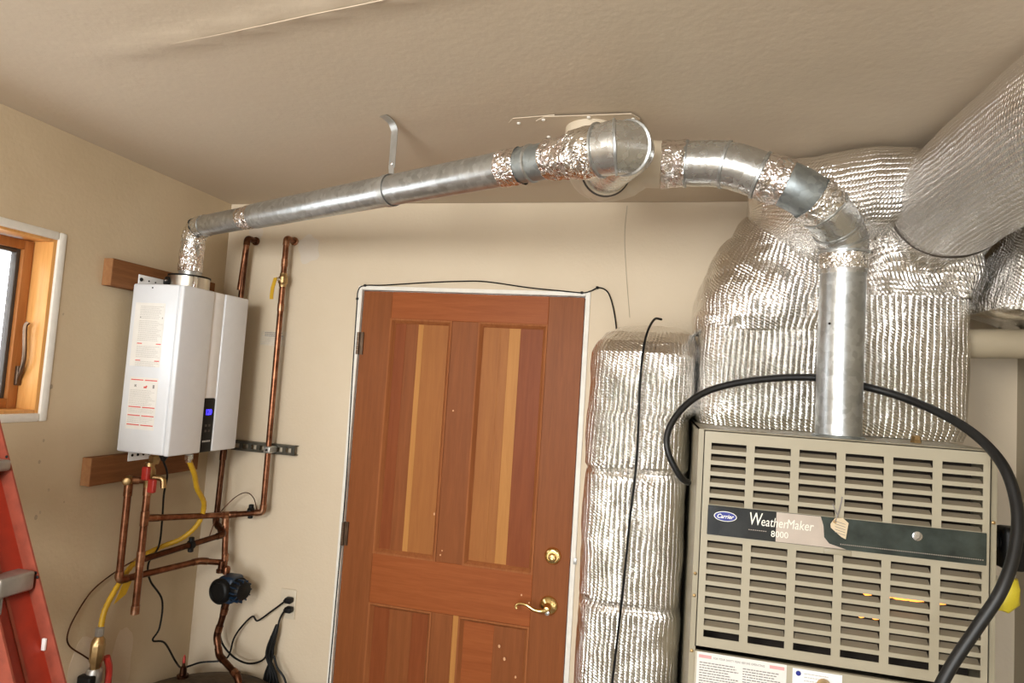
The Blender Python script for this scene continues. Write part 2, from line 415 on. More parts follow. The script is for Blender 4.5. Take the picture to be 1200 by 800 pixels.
WY0, WY1, WZ0, WZ1 = .75, 1.595, H-.195, H+.372
bm = BM()
box(bm, XL-.15, XL, YR, WY0, 0, ZC); box(bm, XL-.15, XL, WY1, YB, 0, ZC)
box(bm, XL-.15, XL, WY0, WY1, 0, WZ0); box(bm, XL-.15, XL, WY0, WY1, WZ1, ZC)
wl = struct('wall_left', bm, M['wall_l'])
p = P(175, 700, X=XL)
for i, (px, py, ry, rz) in enumerate([(142, 775, .045, .13), (98, 785, .07, .10)]):
    p = P(px, py, X=XL); blob('filler_patch', p.y, p.z, ry, rz, M['patch_l'], wl, plane='X', at=XL+.0006, seed=i+5)
M['grime'] = plain('grey scuff', (.40, .32, .22), .8, var=.3)
for i, (px, py, r_) in enumerate([(46, 541, .007), (51, 516, .006), (60, 453, .009), (56, 462, .005), (74, 368, .005), (47, 600, .006), (42, 606, .009), (57, 574, .006), (75, 588, .004)]):
    p = P(px, py, X=XL); blob('wall_scuff', p.y, p.z, r_*.6, r_*.9, M['grime'], wl, plane='X', at=XL+.0004, seed=i+9, n=10)
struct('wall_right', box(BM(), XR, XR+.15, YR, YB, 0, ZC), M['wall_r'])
bm = BM(); GX0, GX1, GZ = -1.75, .35, 2.12
box(bm, XL-.15, GX0, YR-.15, YR, 0, ZC); box(bm, GX1, XR+.15, YR-.15, YR, 0, ZC); box(bm, GX0, GX1, YR-.15, YR, GZ, ZC)
struct('wall_rear', bm, M['wall_r'])

# ------------------------------------------------------------------ window_1
win = thing('window_1', None, None, ((XL-.05), (WY0+WY1)/2, WZ0)); win['kind'] = 'structure'
def ringx(bm, y0, y1, z0, z1, wd, x0, x1, bev=.002):     # rectangular frame lying in the YZ plane
    box(bm, x0, x1, y0, y0+wd, z0, z1, bev); box(bm, x0, x1, y1-wd, y1, z0, z1, bev)
    box(bm, x0, x1, y0+wd, y1-wd, z0, z0+wd, bev); box(bm, x0, x1, y0+wd, y1-wd, z1-wd, z1, bev); return bm
bm = BM()
build('plaster_edge', ringx(bm, WY0-.012, WY1+.016, WZ0-.012, WZ1+.012, .026, XL-.03, XL+.005, .006), M['bead'], win)
bm = BM(); build('jamb', ringx(bm, WY0+.010, WY1-.008, WZ0+.010, WZ1-.008, .014, XL-.13, XL-.004), M['w_jamb'], win)
a = .024
sash = build('sash', ringx(BM(), WY0+a, WY1-a, WZ0+a, WZ1-a, .030, XL-.115, XL-.075), M['w_sash'], win)
build('gasket', ringx(BM(), WY0+a+.03, WY1-a-.03, WZ0+a+.03, WZ1-a-.03, .012, XL-.113, XL-.088), M['grey_gasket'], sash)
build('pane', box(BM(), XL-.104, XL-.100, WY0+a+.034, WY1-a-.034, WZ0+a+.034, WZ1-a-.034), M['glass'], sash, smooth=False)
bm = BM(); hp = P(22, 440, X=XL-.068); hq = P(31, 385, X=XL-.045)
box(bm, XL-.082, XL-.064, hp.y-.008, hp.y+.008, hp.z-.03, hp.z+.03, .003)
tube(bm, crom([hp+V((0, 0, -.01)), hp.lerp(hq, .35)+V((.02, -.008, 0)), hq+V((0, -.004, 0)), hq+V((.005, 0, .02))], 6), [.006]*19, 8)
build('window_handle', bm, M['bronze'], win)
# roof overhang outside the window
bm = BM()
box(bm, -2.75, -2.05, .3, 2.2, H+.62, H+.64)
ev = tag(build('roof_overhang', bm, M['white2'], smooth=False), 'white boarded roof overhang outside the small window', 'roof')
for k in range(7):
    build('soffit_slat', box(BM(), -2.75, -2.05, .35+k*.27, .40+k*.27, H+.59, H+.62), M['white2'], ev, smooth=False)

# ------------------------------------------------------------------ door_1
jam = struct('trim_1', BM() if False else (lambda b: (box(b, DX0-.012, DX0+.006, YB-.006, YB+.14, 0, DZ+.010, .002), box(b, DX1-.006, DX1+.012, YB-.006, YB+.14, 0, DZ+.010, .002), box(b, DX0+.006, DX1-.006, YB-.006, YB+.14, DZ-.006, DZ+.010, .002), b)[-1])(BM()), M['bead'])
door = thing('door_1', None, None, ((DX0+DX1)/2, YB+.02, 0)); door['kind'] = 'structure'
X0, X1, Z1 = DX0+.010, DX1-.010, DZ-.010; yf, yb = YB+.004, YB+.044
LP = (-1.086, -.826); RP = (-.718, -.447); MU = (-.826, -.718)
ZU1, ZU0, ZD1, ZD0 = H+.232, H-.690, H-.878, .22
for x0, x1, m in ((X0, LP[0], 'w_stile'), (RP[1], X1, 'w_stile')):
    build('stile', box(BM(), x0, x1, yf, yb, .012, Z1, .0015, 1), M[m], door, smooth=False)
for z0, z1 in ((ZU1, Z1), (ZD1, ZU0), (.012, ZD0)):
    build('rail', box(BM(), LP[0], RP[1], yf, yb, z0, z1, .0015, 1), M['w_rail'], door, smooth=False)
build('mullion', box(BM(), MU[0], MU[1], yf, yb, ZU0, ZU1, .0015, 1), M['w_stile'], door, smooth=False)
mu = build('mullion', box(BM(), MU[0], MU[1]-.022, yf, yb, ZD0, ZD1, .0015, 1), M['w_stile'], door, smooth=False)
build('stave', box(BM(), MU[1]-.022, MU[1], yf, yb, ZD0, ZD1, .0012, 1), M['w_or'], mu, smooth=False)
def door_panel(x0, x1, z0, z1, staves):
    pn = None
    bm = BM()                                            # ovolo moulding: sloped ring
    for (a0, c0, a1, c1) in ((x0, z0, x1, z0), (x1, z0, x1, z1), (x1, z1, x0, z1), (x0, z1, x0, z0)):
        cx, cz = (x0+x1)/2, (z0+z1)/2
        def ins(x, z, d): return (x+d if x < cx else x-d, z+d if z < cz else z-d)
        prof = [(-.0008, yf+.0025), (-.0004, yf-.0025), (.006, yf-.0025), (.009, yf+.001), (.015, yf+.009), (.019, yf+.015)]
        prev = None
        for d, yy in prof:
            p = ins(a0, c0, d); q = ins(a1, c1, d)
            cur = (bm.verts.new((p[0], yy, p[1])), bm.verts.new((q[0], yy, q[1])))
            if prev: bm.faces.new((prev[0], prev[1], cur[1], cur[0]))
            prev = cur
    bmesh.ops.remove_doubles(bm, verts=bm.verts[:], dist=.0001)
    bmesh.ops.recalc_face_normals(bm, faces=bm.faces[:])
    pn = build('panel', box(BM(), x0+.012, x1-.012, yf+.022, yb-.004, z0+.012, z1-.012), M['w_dark'], door, smooth=False)
    build('moulding', bm, M['w_mould'], pn, smooth=False)
    for f0, f1, m in staves:
        build('stave', box(BM(), x0+.012+(x1-x0-.024)*f0, x0+.012+(x1-x0-.024)*f1, yf+.014, yf+.022, z0+.012, z1-.012, .0005, 1), M[m], pn, smooth=False)
door_panel(*LP, ZU0, ZU1, [(0, .22, 'w_dark'), (.22, .44, 'w_stile'), (.44, .53, 'w_or'), (.53, 1, 'w_mid')])
door_panel(*RP, ZU0, ZU1, [(0, .3, 'w_mid'), (.3, .44, 'w_mid'), (.44, .62, 'w_or'), (.62, 1, 'w_dark')])
door_panel(*LP, ZD0, ZD1, [(0, .3, 'w_dark'), (.3, .7, 'w_stile'), (.7, 1, 'w_dark')])
door_panel(*RP, ZD0, ZD1, [(0, .5, 'w_rail'), (.5, 1, 'w_stile')])
M['scratch'] = plain('raw scratch', (.66, .36, .18), .7)
for i, (px, py, r_) in enumerate([(509, 602, .004), (511, 630, .0025), (518, 645, .0022), (516, 650, .003), (531, 481, .003), (585, 757, .005), (591, 772, .005), (604, 793, .004), (611, 697, .003), (620, 706, .003)]):
    p = P(px, py, Y=yf-.0005); blob('scratch', p.x, p.z, r_, r_*1.3, M['scratch'], door, at=yf-.0008, seed=i, n=7)
def hinge(zc):
    bm = BM(); x = X0-.004
    for k in range(5): disc(bm, (x, YB-.006, zc-.045+k*.018), (0, 0, 1), .0065, .0172, 10)
    h = build('hinge', bm, M['bronze'], door)
    build('hinge_leaf', box(BM(), x, x+.02, YB-.0035, yf+.001, zc-.045, zc+.045), M['bronze'], h, smooth=False)
hinge(P(421, 402, Y=YB).z); hinge(P(398, 624, Y=YB).z)
p = P(648, 651, Y=yf)
db = build('deadbolt', lathe(BM(), p, (0, -1, 0), [(0, .031), (.004, .031), (.010, .027), (.013, .024), (.0135, .020), (.010, .0195), (.010, .001)], 28), M['brass'], door)
build('thumb_turn', lathe(BM(), p+V((0, -.010, -.004)), (0, -1, 0), [(0, .016), (.012, .013), (.014, .009), (.0145, .001)], 20), M['brass_old'], db)
build('keyhole', box(BM(), p.x-.006, p.x+.006, p.y-.029, p.y-.0225, p.z-.010, p.z-.002, .002), M['brass'], db)
p = P(643, 709, Y=yf)
hd = build('lever_handle', lathe(BM(), p, (0, -1, 0), [(0, .034), (.004, .034), (.009, .030), (.012, .026), (.018, .015), (.045, .012), (.052, .009), (.053, .001)], 28), M['brass'], door)
lv = crom([p+V((0, -.044, -.004)), p+V((-.022, -.050, -.008)), p+V((-.045, -.050, -.006)), p+V((-.075, -.048, .006)), p+V((-.100, -.046, .006)), p+V((-.113, -.046, -.004)), p+V((-.108, -.046, -.013))], 6)
build('lever', tube(BM(), lv, [.0085-.0035*min(1, i/22) for i in range(len(lv))], 10), M['brass'], hd)
build('lock_cylinder', lathe(BM(), p+V((.004, -.03, -.012)), (0, -1, 0), [(0, .009), (.02, .008), (.021, .001)], 14), M['steel'], hd)
p = P(674, 657, Y=YB)
build('strike_plate', box(BM(), p.x-.006, p.x+.006, YB-.0075, YB-.005, p.z-.011, p.z+.011, .001), M['zinc'], jam)

# ------------------------------------------------------------------ cord and staples round the door
def yw(px, py, off=.006): return P(px, py, Y=YB-off)
cp = [yw(384, 812), yw(394, 700), yw(406, 560), yw(413, 440), yw(418, 362), yw(420, 340), yw(428, 334.5), yw(450, 334), yw(500, 331), yw(540, 329.5), yw(570, 330), yw(620, 337), yw(655, 340.5), yw(682, 343), yw(692, 341), yw(702, 337, .012), yw(712, 342, .012), (P(718, 358, Y=YB-.012)), P(722, 382, Y=YB-.012), P(722, 400, Y=YB-.012)]
tag(build('door_cord', tube(BM(), crom(cp, 6), .0026, 8), M['black']), 'thin black cord stapled over and down beside the wooden door', 'cord')
for px, py in ((419, 350), (428, 334.5), (682, 343), (700, 337)):
    q = yw(px, py, .005)
    tag(build('cord_clip', box(BM(), q.x-.005, q.x+.005, q.y-.006, q.y+.005, q.z-.005, q.z+.005, .002), M['black']),
        {419: 'black cord clip lowest on the left side of the doorway', 428: 'black cord clip at the top left corner of the doorway', 682: 'black cord clip at the top right corner of the doorway', 700: 'black cord clip out on the wall right of the door'}[px], 'clip', 'black clips holding the door cord')

# ------------------------------------------------------------------ wall mounted water heater
HX0, HX1, HY0, HY1, HZ0, HZ1 = XL+.04, -1.617, 1.845, 2.195, H-.316, H+.268
he = thing('water_heater', 'white wall-mounted tankless water heater with blue display', 'water heater', (XL+.05, (HY0+HY1)/2, HZ0))
build('casing', box(BM(), HX0, HX1-.022, HY0, HY1, HZ0, HZ1, .008, 3), M['white'], he)
gy0, gy1 = HY0+.155, HY0+.215                           # recessed band down the front
build('front_panel', box(BM(), HX1-.021, HX1, HY0-.001, gy0, HZ0-.001, HZ1, .006, 3), M['white'], he)
build('front_panel', box(BM(), HX1-.021, HX1-.001, gy1, HY1+.001, HZ0-.001, HZ1, .006, 3), M['white'], he)
build('centre_band', box(BM(), HX1-.021, HX1-.005, gy0+.0008, gy1-.0008, HZ0+.195, HZ1-.001, .002, 2), M['white2'], he)
dp = build('display_panel', box(BM(), HX1-.021, HX1-.0035, gy0+.0006, gy1-.0006, HZ0-.001, HZ0+.194, .004, 2), M['black'], he); 
RX = Matrix(((0, 0, 1, 0), (1, 0, 0, 0), (0, 1, 0, 0), (0, 0, 0, 1)))      # text facing +X
text_mesh('display_digits', '120', .028, M['glow'], dp, (HX1-.0031, gy0+.012, HZ0+.135), rx=RX, bold=.0006, sx=.75)
bm = BM(); 
for k in range(4): box(bm, HX1-.0036, HX1-.002, gy0+.014+.018*(k % 2), gy0+.024+.018*(k % 2), HZ0+.092-.02*(k//2), HZ0+.100-.02*(k//2), .001)
build('buttons', bm, M['grey_gasket'], dp)['kind'] = 'stuff'
bm = BM()
for k in range(5): box(bm, HX1-.0036, HX1-.0030, gy0+.009+k*.0085, gy0+.015+k*.0085, HZ0+.036, HZ0+.042)
build('panel_print', bm, M['ink_light'], dp, smooth=False)['kind'] = 'stuff'
# labels on the side that faces the viewer; sheet in the XZ plane at y = HY0
def sheet(name, x0, x1, z0, z1, y, mat, parent, th=.0006): return build(name, box(BM(), x0, x1, y-th, y, z0, z1), mat, parent, smooth=False)
def lines(bm, x0, x1, z0, z1, y, pitch, hgt, seed, ragged=.25, th=.0003):
    rnd = random.Random(seed); z = z1
    while z-hgt > z0:
        x = x0; xe = x1-(x1-x0)*ragged*rnd.random()
        while x < xe:
            wl_ = rnd.uniform(.004, .011)*(x1-x0)/.1; box(bm, x, min(x+wl_, xe), y-th, y, z-hgt, z); x += wl_+.0016*(x1-x0)/.1
        z -= pitch
ys = HY0
sx0, sx1 = P(165, 356, Y=ys).x, P(194, 358, Y=ys).x
zz = lambda py, px=180: P(px, py, Y=ys).z
l1 = sheet('instruction_label', P(160, 355, Y=ys).x-.002, P(193, 357, Y=ys).x+.004, zz(430), zz(355), ys, M['paper'], he)
lx0, lx1 = P(161, 400, Y=ys).x, P(189, 400, Y=ys).x
bm = BM(); lines(bm, lx0, lx1, zz(374), zz(359), ys-.0007, .0058, .0016, 1); lines(bm, lx0, lx1, zz(400), zz(376), ys-.0007, .0052, .0014, 2); lines(bm, lx0, lx1, zz(420), zz(406), ys-.0007, .0052, .0014, 3); lines(bm, lx0, lx1, zz(430), zz(424), ys-.0007, .0052, .0014, 4)
build('small_print', bm, M['ink_light'], l1, smooth=False)['kind'] = 'stuff'
bm = BM()
for py in (403, 423):
    box(bm, lx0, lx0+.020, ys-.001, ys-.0006, zz(py)-.0016, zz(py)+.0016); box(bm, lx1-.020, lx1, ys-.001, ys-.0006, zz(py)-.0016, zz(py)+.0016)
build('red_marks', bm, M['ink_red'], l1, smooth=False)['kind'] = 'stuff'
bm = BM()
for cx in (lx0+.004, lx1-.004):
    for s in (1,): 
        vs = [bm.verts.new((cx+a, ys-.001, zz(372)+b)) for a, b in ((-.003, -.0025), (.003, -.0025), (0, .003))]; bm.faces.new(vs)
build('warning_triangles', bm, M['ink'], l1, smooth=False)['kind'] = 'stuff'
l2 = sheet('warning_label', P(149, 480, Y=ys).x, P(181, 480, Y=ys).x+.004, zz(503, 162), zz(442, 165), ys, M['paper'], he)
mx0, mx1 = P(150, 480, Y=ys).x+.001, P(181, 480, Y=ys).x
bm = BM()
for py in (445, 477, 487, 498):
    z = zz(py, 165); m = (mx0+mx1)/2
    box(bm, mx0, m-.003, ys-.001, ys-.0006, z-.0017, z+.0017); box(bm, m+.003, mx1, ys-.001, ys-.0006, z-.0017, z+.0017)
box(bm, m+.001, m+.013, ys-.001, ys-.0006, zz(453, 165)-.004, zz(453, 165)+.002); box(bm, m+.009, m+.015, ys-.001, ys-.0006, zz(453, 165), zz(453, 165)+.005)
build('red_bars', bm, M['ink_red'], l2, smooth=False)['kind'] = 'stuff'
bm = BM(); z = zz(452, 165)
for s in (-1, 1): box(bm, -.0055, .0055, -.0002, .0002, -.0012, .0012, M=Matrix.Translation((mx0+.020, ys-.0008, z)) @ Matrix.Rotation(s*R(45), 4, 'Y'))
box(bm, mx1-.016, mx1-.009, ys-.001, ys-.0006, z-.006, z+.006, .0)
build('pictograms', bm, M['ink'], l2, smooth=False)['kind'] = 'stuff'
bm = BM(); lines(bm, mx0, mx1, zz(475, 165), zz(457, 165), ys-.0007, .0055, .0013, 6); lines(bm, mx0, mx1, zz(485, 165), zz(479, 165), ys-.0007, .0055, .0013, 7); lines(bm, mx0, mx1, zz(497, 165), zz(489, 165), ys-.0007, .0055, .0013, 8)
build('small_print', bm, M['ink_light'], l2, smooth=False)['kind'] = 'stuff'
screw('case_screw', P(179, 337, Y=ys), (0, -1, 0), .003, M['black'], he)
# vent collar on the top
VC = V((-1.735, 2.00, HZ1))
col = build('vent_collar', lathe(BM(), VC, (0, 0, 1), [(-.005, .070), (.047, .070), (.050, .066), (.052, .045)], 36), M['brushed'], he)
build('collar_gasket', lathe(BM(), VC+V((0, 0, .047)), (0, 0, 1), [(0, .0725), (.006, .0725), (.0075, .06)], 36), M['black'], col)
build('collar_cap', lathe(BM(), VC+V((-.038, -.055, .022)), (-.3, -.9, 0), [(0, .020), (.010, .020), (.012, .017)], 20), M['black'], col)
build('collar_bolt', lathe(BM(), VC+V((-.035, -.064, .026)), (-.3, -.9, 0), [(0, .005), (.010, .004), (.011, .001)], 10), M['steel'], col)
build('collar_band', box(BM(), VC.x+.055, VC.x+.064, VC.y-.048, VC.y-.03, HZ1, HZ1+.047, .001), M['steel'], col)
# hanging brackets
bm = BM(); box(bm, XL+.039, XL+.043, 1.865, 2.03, HZ1-.01, HZ1+.035, .001)
br = build('hanging_bracket', bm, M['white2'], he)
for y in (1.875, 1.91, 1.94): screw('bracket_bolt', (XL+.043, y, HZ1+.018), (1, 0, 0), .007 if y < 1.9 else .003, M['black'], br)
bm = BM(); box(bm, XL+.039, XL+.043, 1.90, 2.12, HZ0-.04, HZ0+.01, .001)
br = build('hanging_bracket', bm, M['white2'], he)
for y in (1.915, 1.94, 1.965, 1.99): screw('bracket_bolt', (XL+.043, y, HZ0-.02), (1, 0, 0), .005, M['black'], br)
# stub fittings below
for x, y in ((-1.75, 1.935),): build('water_fitting', lathe(BM(), (x, y, HZ0-.045), (0, 0, 1), [(0, .016), (.012, .019), (.028, .019), (.030, .014), (.05, .014)], 6), M['brass_old'], he)
build('gas_fitting', lathe(BM(), (-1.662, 2.0, HZ0-.008), (0, 0, -1), [(0, .010), (.004, .015), (.02, .015), (.022, .011), (.03, .011)], 6), M['steel'], he)
build('cord_gland', lathe(BM(), (-1.69, 1.91, HZ0+.002), (0, 0, -1), [(0, .016), (.012, .016), (.026, .008), (.03, .006)], 12), M['black'], he)

for nm, y0, y1, z0, z1, lab in (('mounting_board', 1.755, 2.26, H+.245, H+.338, 'brown wooden board on the wall above and behind the white water heater'),
                                 ('mounting_board', 1.755, 2.26, H-.425, H-.332, 'brown wooden board on the wall below and behind the white water heater')):
    b_ = tag(build(nm, box(BM(), XL, XL+.038, y0+.001, y1, z0, z1, .002, 1), M['w_board'], smooth=False), lab, 'board', 'boards carrying the water heater')
    build('end_grain', box(BM(), XL+.001, XL+.037, y0, y0+.0014, z0+.001, z1-.001), M['w_end'], b_, smooth=False)

# ------------------------------------------------------------------ vent pipes
def at(path, t):
    i = min(int(t), len(path)-2); f = t-i; return path[i].lerp(path[i+1], f)
def piece(name, path, n, t0, t1, r0, r1, mat, parent, seg=28, bulge=0, caps=True):
    """part of a smoothed path between control indices t0..t1 (path has n samples per control)"""
    k = max(2, int((t1-t0)*n*1.5)); pts = [at(path, (t0+(t1-t0)*j/k)*n) for j in range(k+1)]
    rs = [r0+(r1-r0)*j/k for j in range(k+1)]
    if bulge:
        rs = [r*(1+bulge*noise.noise(V((j*.9, t0*3, 0)))) for j, r in enumerate(rs)]
    return build(name, tube(BM(), pts, rs, seg, caps), mat, parent)
def bead(path, n, t, r, parent, mat, hw=.004, ht=.003):
    p = at(path, t*n); q = at(path, min(t*n+.2, len(path)-1.001)); o_ = at(path, max(t*n-.2, 0)); a = (q-o_).normalized()
    return build('seam_bead', lathe(BM(), p-a*hw, a, [(0, r-.001), (hw*.4, r+ht), (hw*1.6, r+ht), (hw*2, r-.001)], 28), mat, parent)
def crumple(o, amp, freq, seed=0):
    for v in o.data.vertices:
        d = abs(noise.noise(V(v.co)*freq+V((seed, 0, 0))))*2-.4
        v.co += v.normal*amp*d
vp = thing('vent_pipe', 'long galvanised vent pipe rising from the white water heater and crossing the wall', 'vent pipe', VC+V((0, 0, .05)))
A = V((VC.x, VC.y, H+.505)); dirp = V((.96, -.412, 0)).normalized()
n = 6
low = fillet([VC+V((0, 0, .045)), A, A+dirp*.5], .062, 8)
build('riser_pipe', tube(BM(), [VC+V((0, 0, .045)), VC+V((0, 0, .11))], .0385, 28), M['galv'], vp)
elb = [p for p in low if p.z > VC.z+.1 and (p-A).length < .075]
o = build('elbow', tube(BM(), [VC+V((0, 0, .10))]+low[1:-1]+[A+dirp*.085], .040, 28), M['galv_new'], vp)
tw = [VC+V((0, 0, .07+.012*k)) for k in range(10)]
o = build('tape_wrap', tube(BM(), tw, .0408, 40, caps=False), M['tape_red'], vp); crumple(o, .004, 60)
o = build('tape_wrap', tube(BM(), low[2:8], .0412, 40, caps=False), M['tape'], vp); crumple(o, .004, 50)
def run(s): return A+dirp*s
def sX(px, py=220):            # distance along the run that shows at this pixel column
    lo, hi = 0., 2.
    for _ in range(40):
        m = (lo+hi)/2; q = run(m)-V((0, 0, H)); xx = q.dot(rt)/q.dot(fwd)*FPX+600
        if xx < px: lo = m
        else: hi = m
    return lo
s1, s2, s3, s4 = sX(300), sX(455), sX(594), sX(621)
build('pipe_section', tube(BM(), [run(.07), run(s1)], .0378, 32), M['galv'], vp)
o = build('tape_wrap', tube(BM(), [run(s1-.075+.01*k) for k in range(8)], .0386, 48, caps=False), M['tape_red'], vp); crumple(o, .003, 60, 3)
build('pipe_section', tube(BM(), [run(s1-.004), run(s2)], .0415, 32), M['galv'], vp)
build('pipe_section', tube(BM(), [run(s2-.012), run(s3)], .0410, 32), M['galv'], vp)
build('seam_bead', lathe(BM(), run(s2), dirp, [(0, .041), (.002, .0435), (.006, .0435), (.008, .041)], 32), M['galv'], vp)
o = build('tape_wrap', tube(BM(), [run(s3-.012+.009*k) for k in range(7)], .0425, 48, caps=False), M['tape_red'], vp); crumple(o, .004, 60, 5)
s5, s6 = sX(645), sX(674)
build('pipe_section', tube(BM(), [run(s3+.03), run(s5+.02)], .0405, 32), M['galv_dark'], vp)
build('seam_bead', lathe(BM(), run(s4+.0), dirp, [(0, .040), (.003, .044), (.007, .044), (.010, .040)], 32), M['galv'], vp)
m_ = 12; o = build('tape_wrap', tube(BM(), [run(s5-.01+(s6+.01-s5)*k/m_) for k in range(m_+1)], [.042+.006*k/m_ for k in range(m_+1)], 56, caps=False), M['tape_red'], vp); crumple(o, .005, 55, 8)
s7 = sX(703)
o = build('increaser', tube(BM(), [run(s6-.004+(s7-s6+.004)*k/8) for k in range(9)], [.049, .053, .054, .0545, .055, .055, .055, .055, .055], 40), M['tape'], vp); crumple(o, .003, 40, 9)
# adjustable elbow that turns back into the painted tee
E0 = run(s7); TEE = P(692, 170, Y=1.665); TEE = V((TEE.x, 1.665, H+.585))
ec = [E0, E0+dirp*.030+V((0, .004, .002)), E0+dirp*.052+V((0, .022, .004)), E0+dirp*.060+V((0, .055, .010)), E0+dirp*.058+V((-.002, .10, .022)), V((TEE.x+.055, TEE.y-.09, TEE.z-.04)), V((TEE.x+.03, TEE.y-.02, TEE.z-.02))]
ep = crom(ec, n)
g_ = [E0, E0+dirp*.036+V((0, .002, .001)), E0+dirp*.060+V((0, .026, .005)), E0+dirp*.064+V((0, .062, .013)), V((TEE.x+.055, TEE.y-.09, TEE.z-.04))]
build('elbow', tube(BM(), g_, [.0545, .0560, .0555, .0545, .0540], 40), M['galv_new'], vp, sharp=14)
for i_ in (0, 1, 2): build('seam_bead', lathe(BM(), g_[i_]-((g_[i_+1]-g_[max(i_-1, 0)]).normalized()*.0035), g_[i_+1]-g_[max(i_-1, 0)], [(0, .0545), (.0015, .0585), (.0055, .0585), (.007, .0545)], 36), M['galv'], vp)

# white painted tee that joins both vents below the ceiling
te = thing('vent_tee', 'cream painted vent tee hanging from the ceiling between the two metal pipes', 'vent fitting', TEE-V((0, 0, .1)))
build('ceiling_collar', lathe(BM(), (TEE.x, TEE.y, ZC-.034), (0, 0, 1), [(0, .066), (.002, .069), (.028, .069), (.0335, .074), (.034, .05)], 40), M['pvc'], te)
R0 = P(765, 193, Y=1.63)
tp_ = crom([V((TEE.x, TEE.y, ZC-.004)), V((TEE.x, TEE.y, H+.62)), V((TEE.x+.012, TEE.y-.002, H+.575)), V((TEE.x+.05, TEE.y-.01, H+.558)), V((TEE.x+.10, TEE.y-.015, H+.567)), R0+V((-.03, 0, 0)), R0+V((.02, 0, 0))], 6)
build('tee_body', tube(BM(), tp_, [.064]*19+[.062]*6+[.0585]*(len(tp_)-25), 44), M['pvc'], te)
for t_, tl in ((9, .3), (15, .6)): build('tee_seam', lathe(BM(), tp_[t_], (tp_[t_+1]-tp_[t_-1]), [(0, .062), (.002, .0665), (.008, .0665), (.010, .062)], 44), M['pvc'], te)
sb = V((TEE.x+.055, TEE.y-.09, TEE.z-.04)); sa = V((TEE.x+.035, TEE.y-.02, TEE.z-.03))
build('tee_inlet', tube(BM(), [sa, sb], .060, 40), M['pvc'], te)
build('inlet_seam', lathe(BM(), sb, sb-sa, [(-.004, .059), (-.002, .0625), (.003, .0625), (.004, .055)], 40), M['grey_gasket'], te)
build('inlet_face', tube(BM(), [sb, sb+(sb-sa).normalized()*.006], .0585, 40), M['pvc'], te)
screw('painted_bolt', P(763, 184, Y=1.57), (0, -1, 0), .006, M['pvc'], te)

# right-hand vent
rp = [P(772, 193, Y=1.63), P(805, 192, Y=1.63), P(850, 193, Y=1.61), P(893, 206, Y=1.60), P(935, 222, Y=1.60), P(968, 247, Y=1.63), P(987, 280, Y=1.68), P(988, 315, Y=1.69), P(985, 400, Y=1.695), P(982, 512, Y=1.70)]
rp[-1].z = H-.076+.001
fv = thing('vent_pipe', 'galvanised vent pipe rising from the top of the beige furnace to the painted tee', 'vent pipe', rp[-1])
rr = crom(rp, n)
def seg_tape(t0, t1, r0, r1, sd, mat='tape_red'):
    k = 14; pts = [at(rr, (t0+(t1-t0)*j/k)*n) for j in range(k+1)]
    o = build('tape_wrap', tube(BM(), pts, [r0+(r1-r0)*j/k for j in range(k+1)], 56, caps=False), M[mat], fv); crumple(o, .0035, 45, sd)
piece('elbow', rr, n, .85, 2.0, .0555, .0560, M['galv_new'], fv, 40)
piece('elbow', rr, n, 1.95, 3.0, .0555, .0550, M['galv_new'], fv, 40)
piece('elbow', rr, n, 2.9, 3.6, .0545, .0545, M['galv_new'], fv, 40)
for t in (.98, 2.0, 2.95): bead(rr, n, t, .0555, fv, M['galv'], .005, .0028)
seg_tape(.08, .97, .0592, .0580, 1); seg_tape(3.0, 3.65, .0555, .0550, 2)
piece('pipe_section', rr, n, 3.55, 4.6, .0535, .0535, M['galv_dark'], fv, 40)
seg_tape(4.4, 5.0, .0550, .0550, 3, 'tape')
piece('elbow', rr, n, 4.9, 5.8, .0550, .0550, M['galv_new'], fv, 40); piece('elbow', rr, n, 5.7, 6.6, .0555, .0555, M['galv_new'], fv, 40)
for t in (4.95, 5.6, 6.1, 6.55): bead(rr, n, t, .0550, fv, M['galv'], .004, .0025)
piece('elbow', rr, n, 6.5, 7.1, .0545, .0530, M['galv_new'], fv, 40)
pv = [at(rr, t*n) for t in (6.9, 7.4, 8, 8.5, 9)]
build('pipe_section', tube(BM(), pv, .0515, 40), M['galv'], fv)
k = 10; pts = [at(rr, (6.30+.66*j/k)*n) for j in range(k+1)]
o = build('tape_wrap', tube(BM(), [at(rr, (6.62+.40*j/k)*n) for j in range(k+1)], .0552, 48, caps=False), M['tape'], fv); crumple(o, .0015, 25, 4)
screw('pipe_screw', P(972, 379, Y=1.645), (0, -1, 0), .003, M['black'], fv)

# ceiling plates and strap hanger
def plate(px, lab, dz):
    pts = [P(x, y, Z=.699-dz) for x, y in px]; bm = BM()
    A_ = [bm.verts.new(p) for p in pts]; B_ = [bm.verts.new(p+V((0, 0, -.0025))) for p in pts]; m = len(pts)
    bm.faces.new(A_); bm.faces.new(B_[::-1])
    for k in range(m): bm.faces.new((A_[k], B_[k], B_[(k+1) % m], A_[(k+1) % m]))
    bmesh.ops.recalc_face_normals(bm, faces=bm.faces[:])
    return tag(build('ceiling_plate', bm, M['ceil'], smooth=False), lab, 'plate', 'painted metal plates round the ceiling outlet')
pl1 = plate([(596, 143), (601, 138), (650, 134), (650, 215), (600, 215)], 'left painted metal plate screwed to the ceiling by the vent outlet', 0)
pl2 = plate([(628, 141), (638, 136), (740, 132.5), (750, 138), (756, 200), (634, 200)], 'right painted metal plate with clipped corners on the ceiling above the tee', .003)
for px, py, pp in ((608, 144, pl1), (614, 174, pl1), (637, 140, pl2), (690, 137, pl2), (742, 139, pl2), (643, 160, pl2), (746, 158, pl2)):
    screw('screw', P(px, py, Z=.6965-(.003 if pp is pl2 else 0)), (0, 0, -1), .0055, M['bead'], pp)
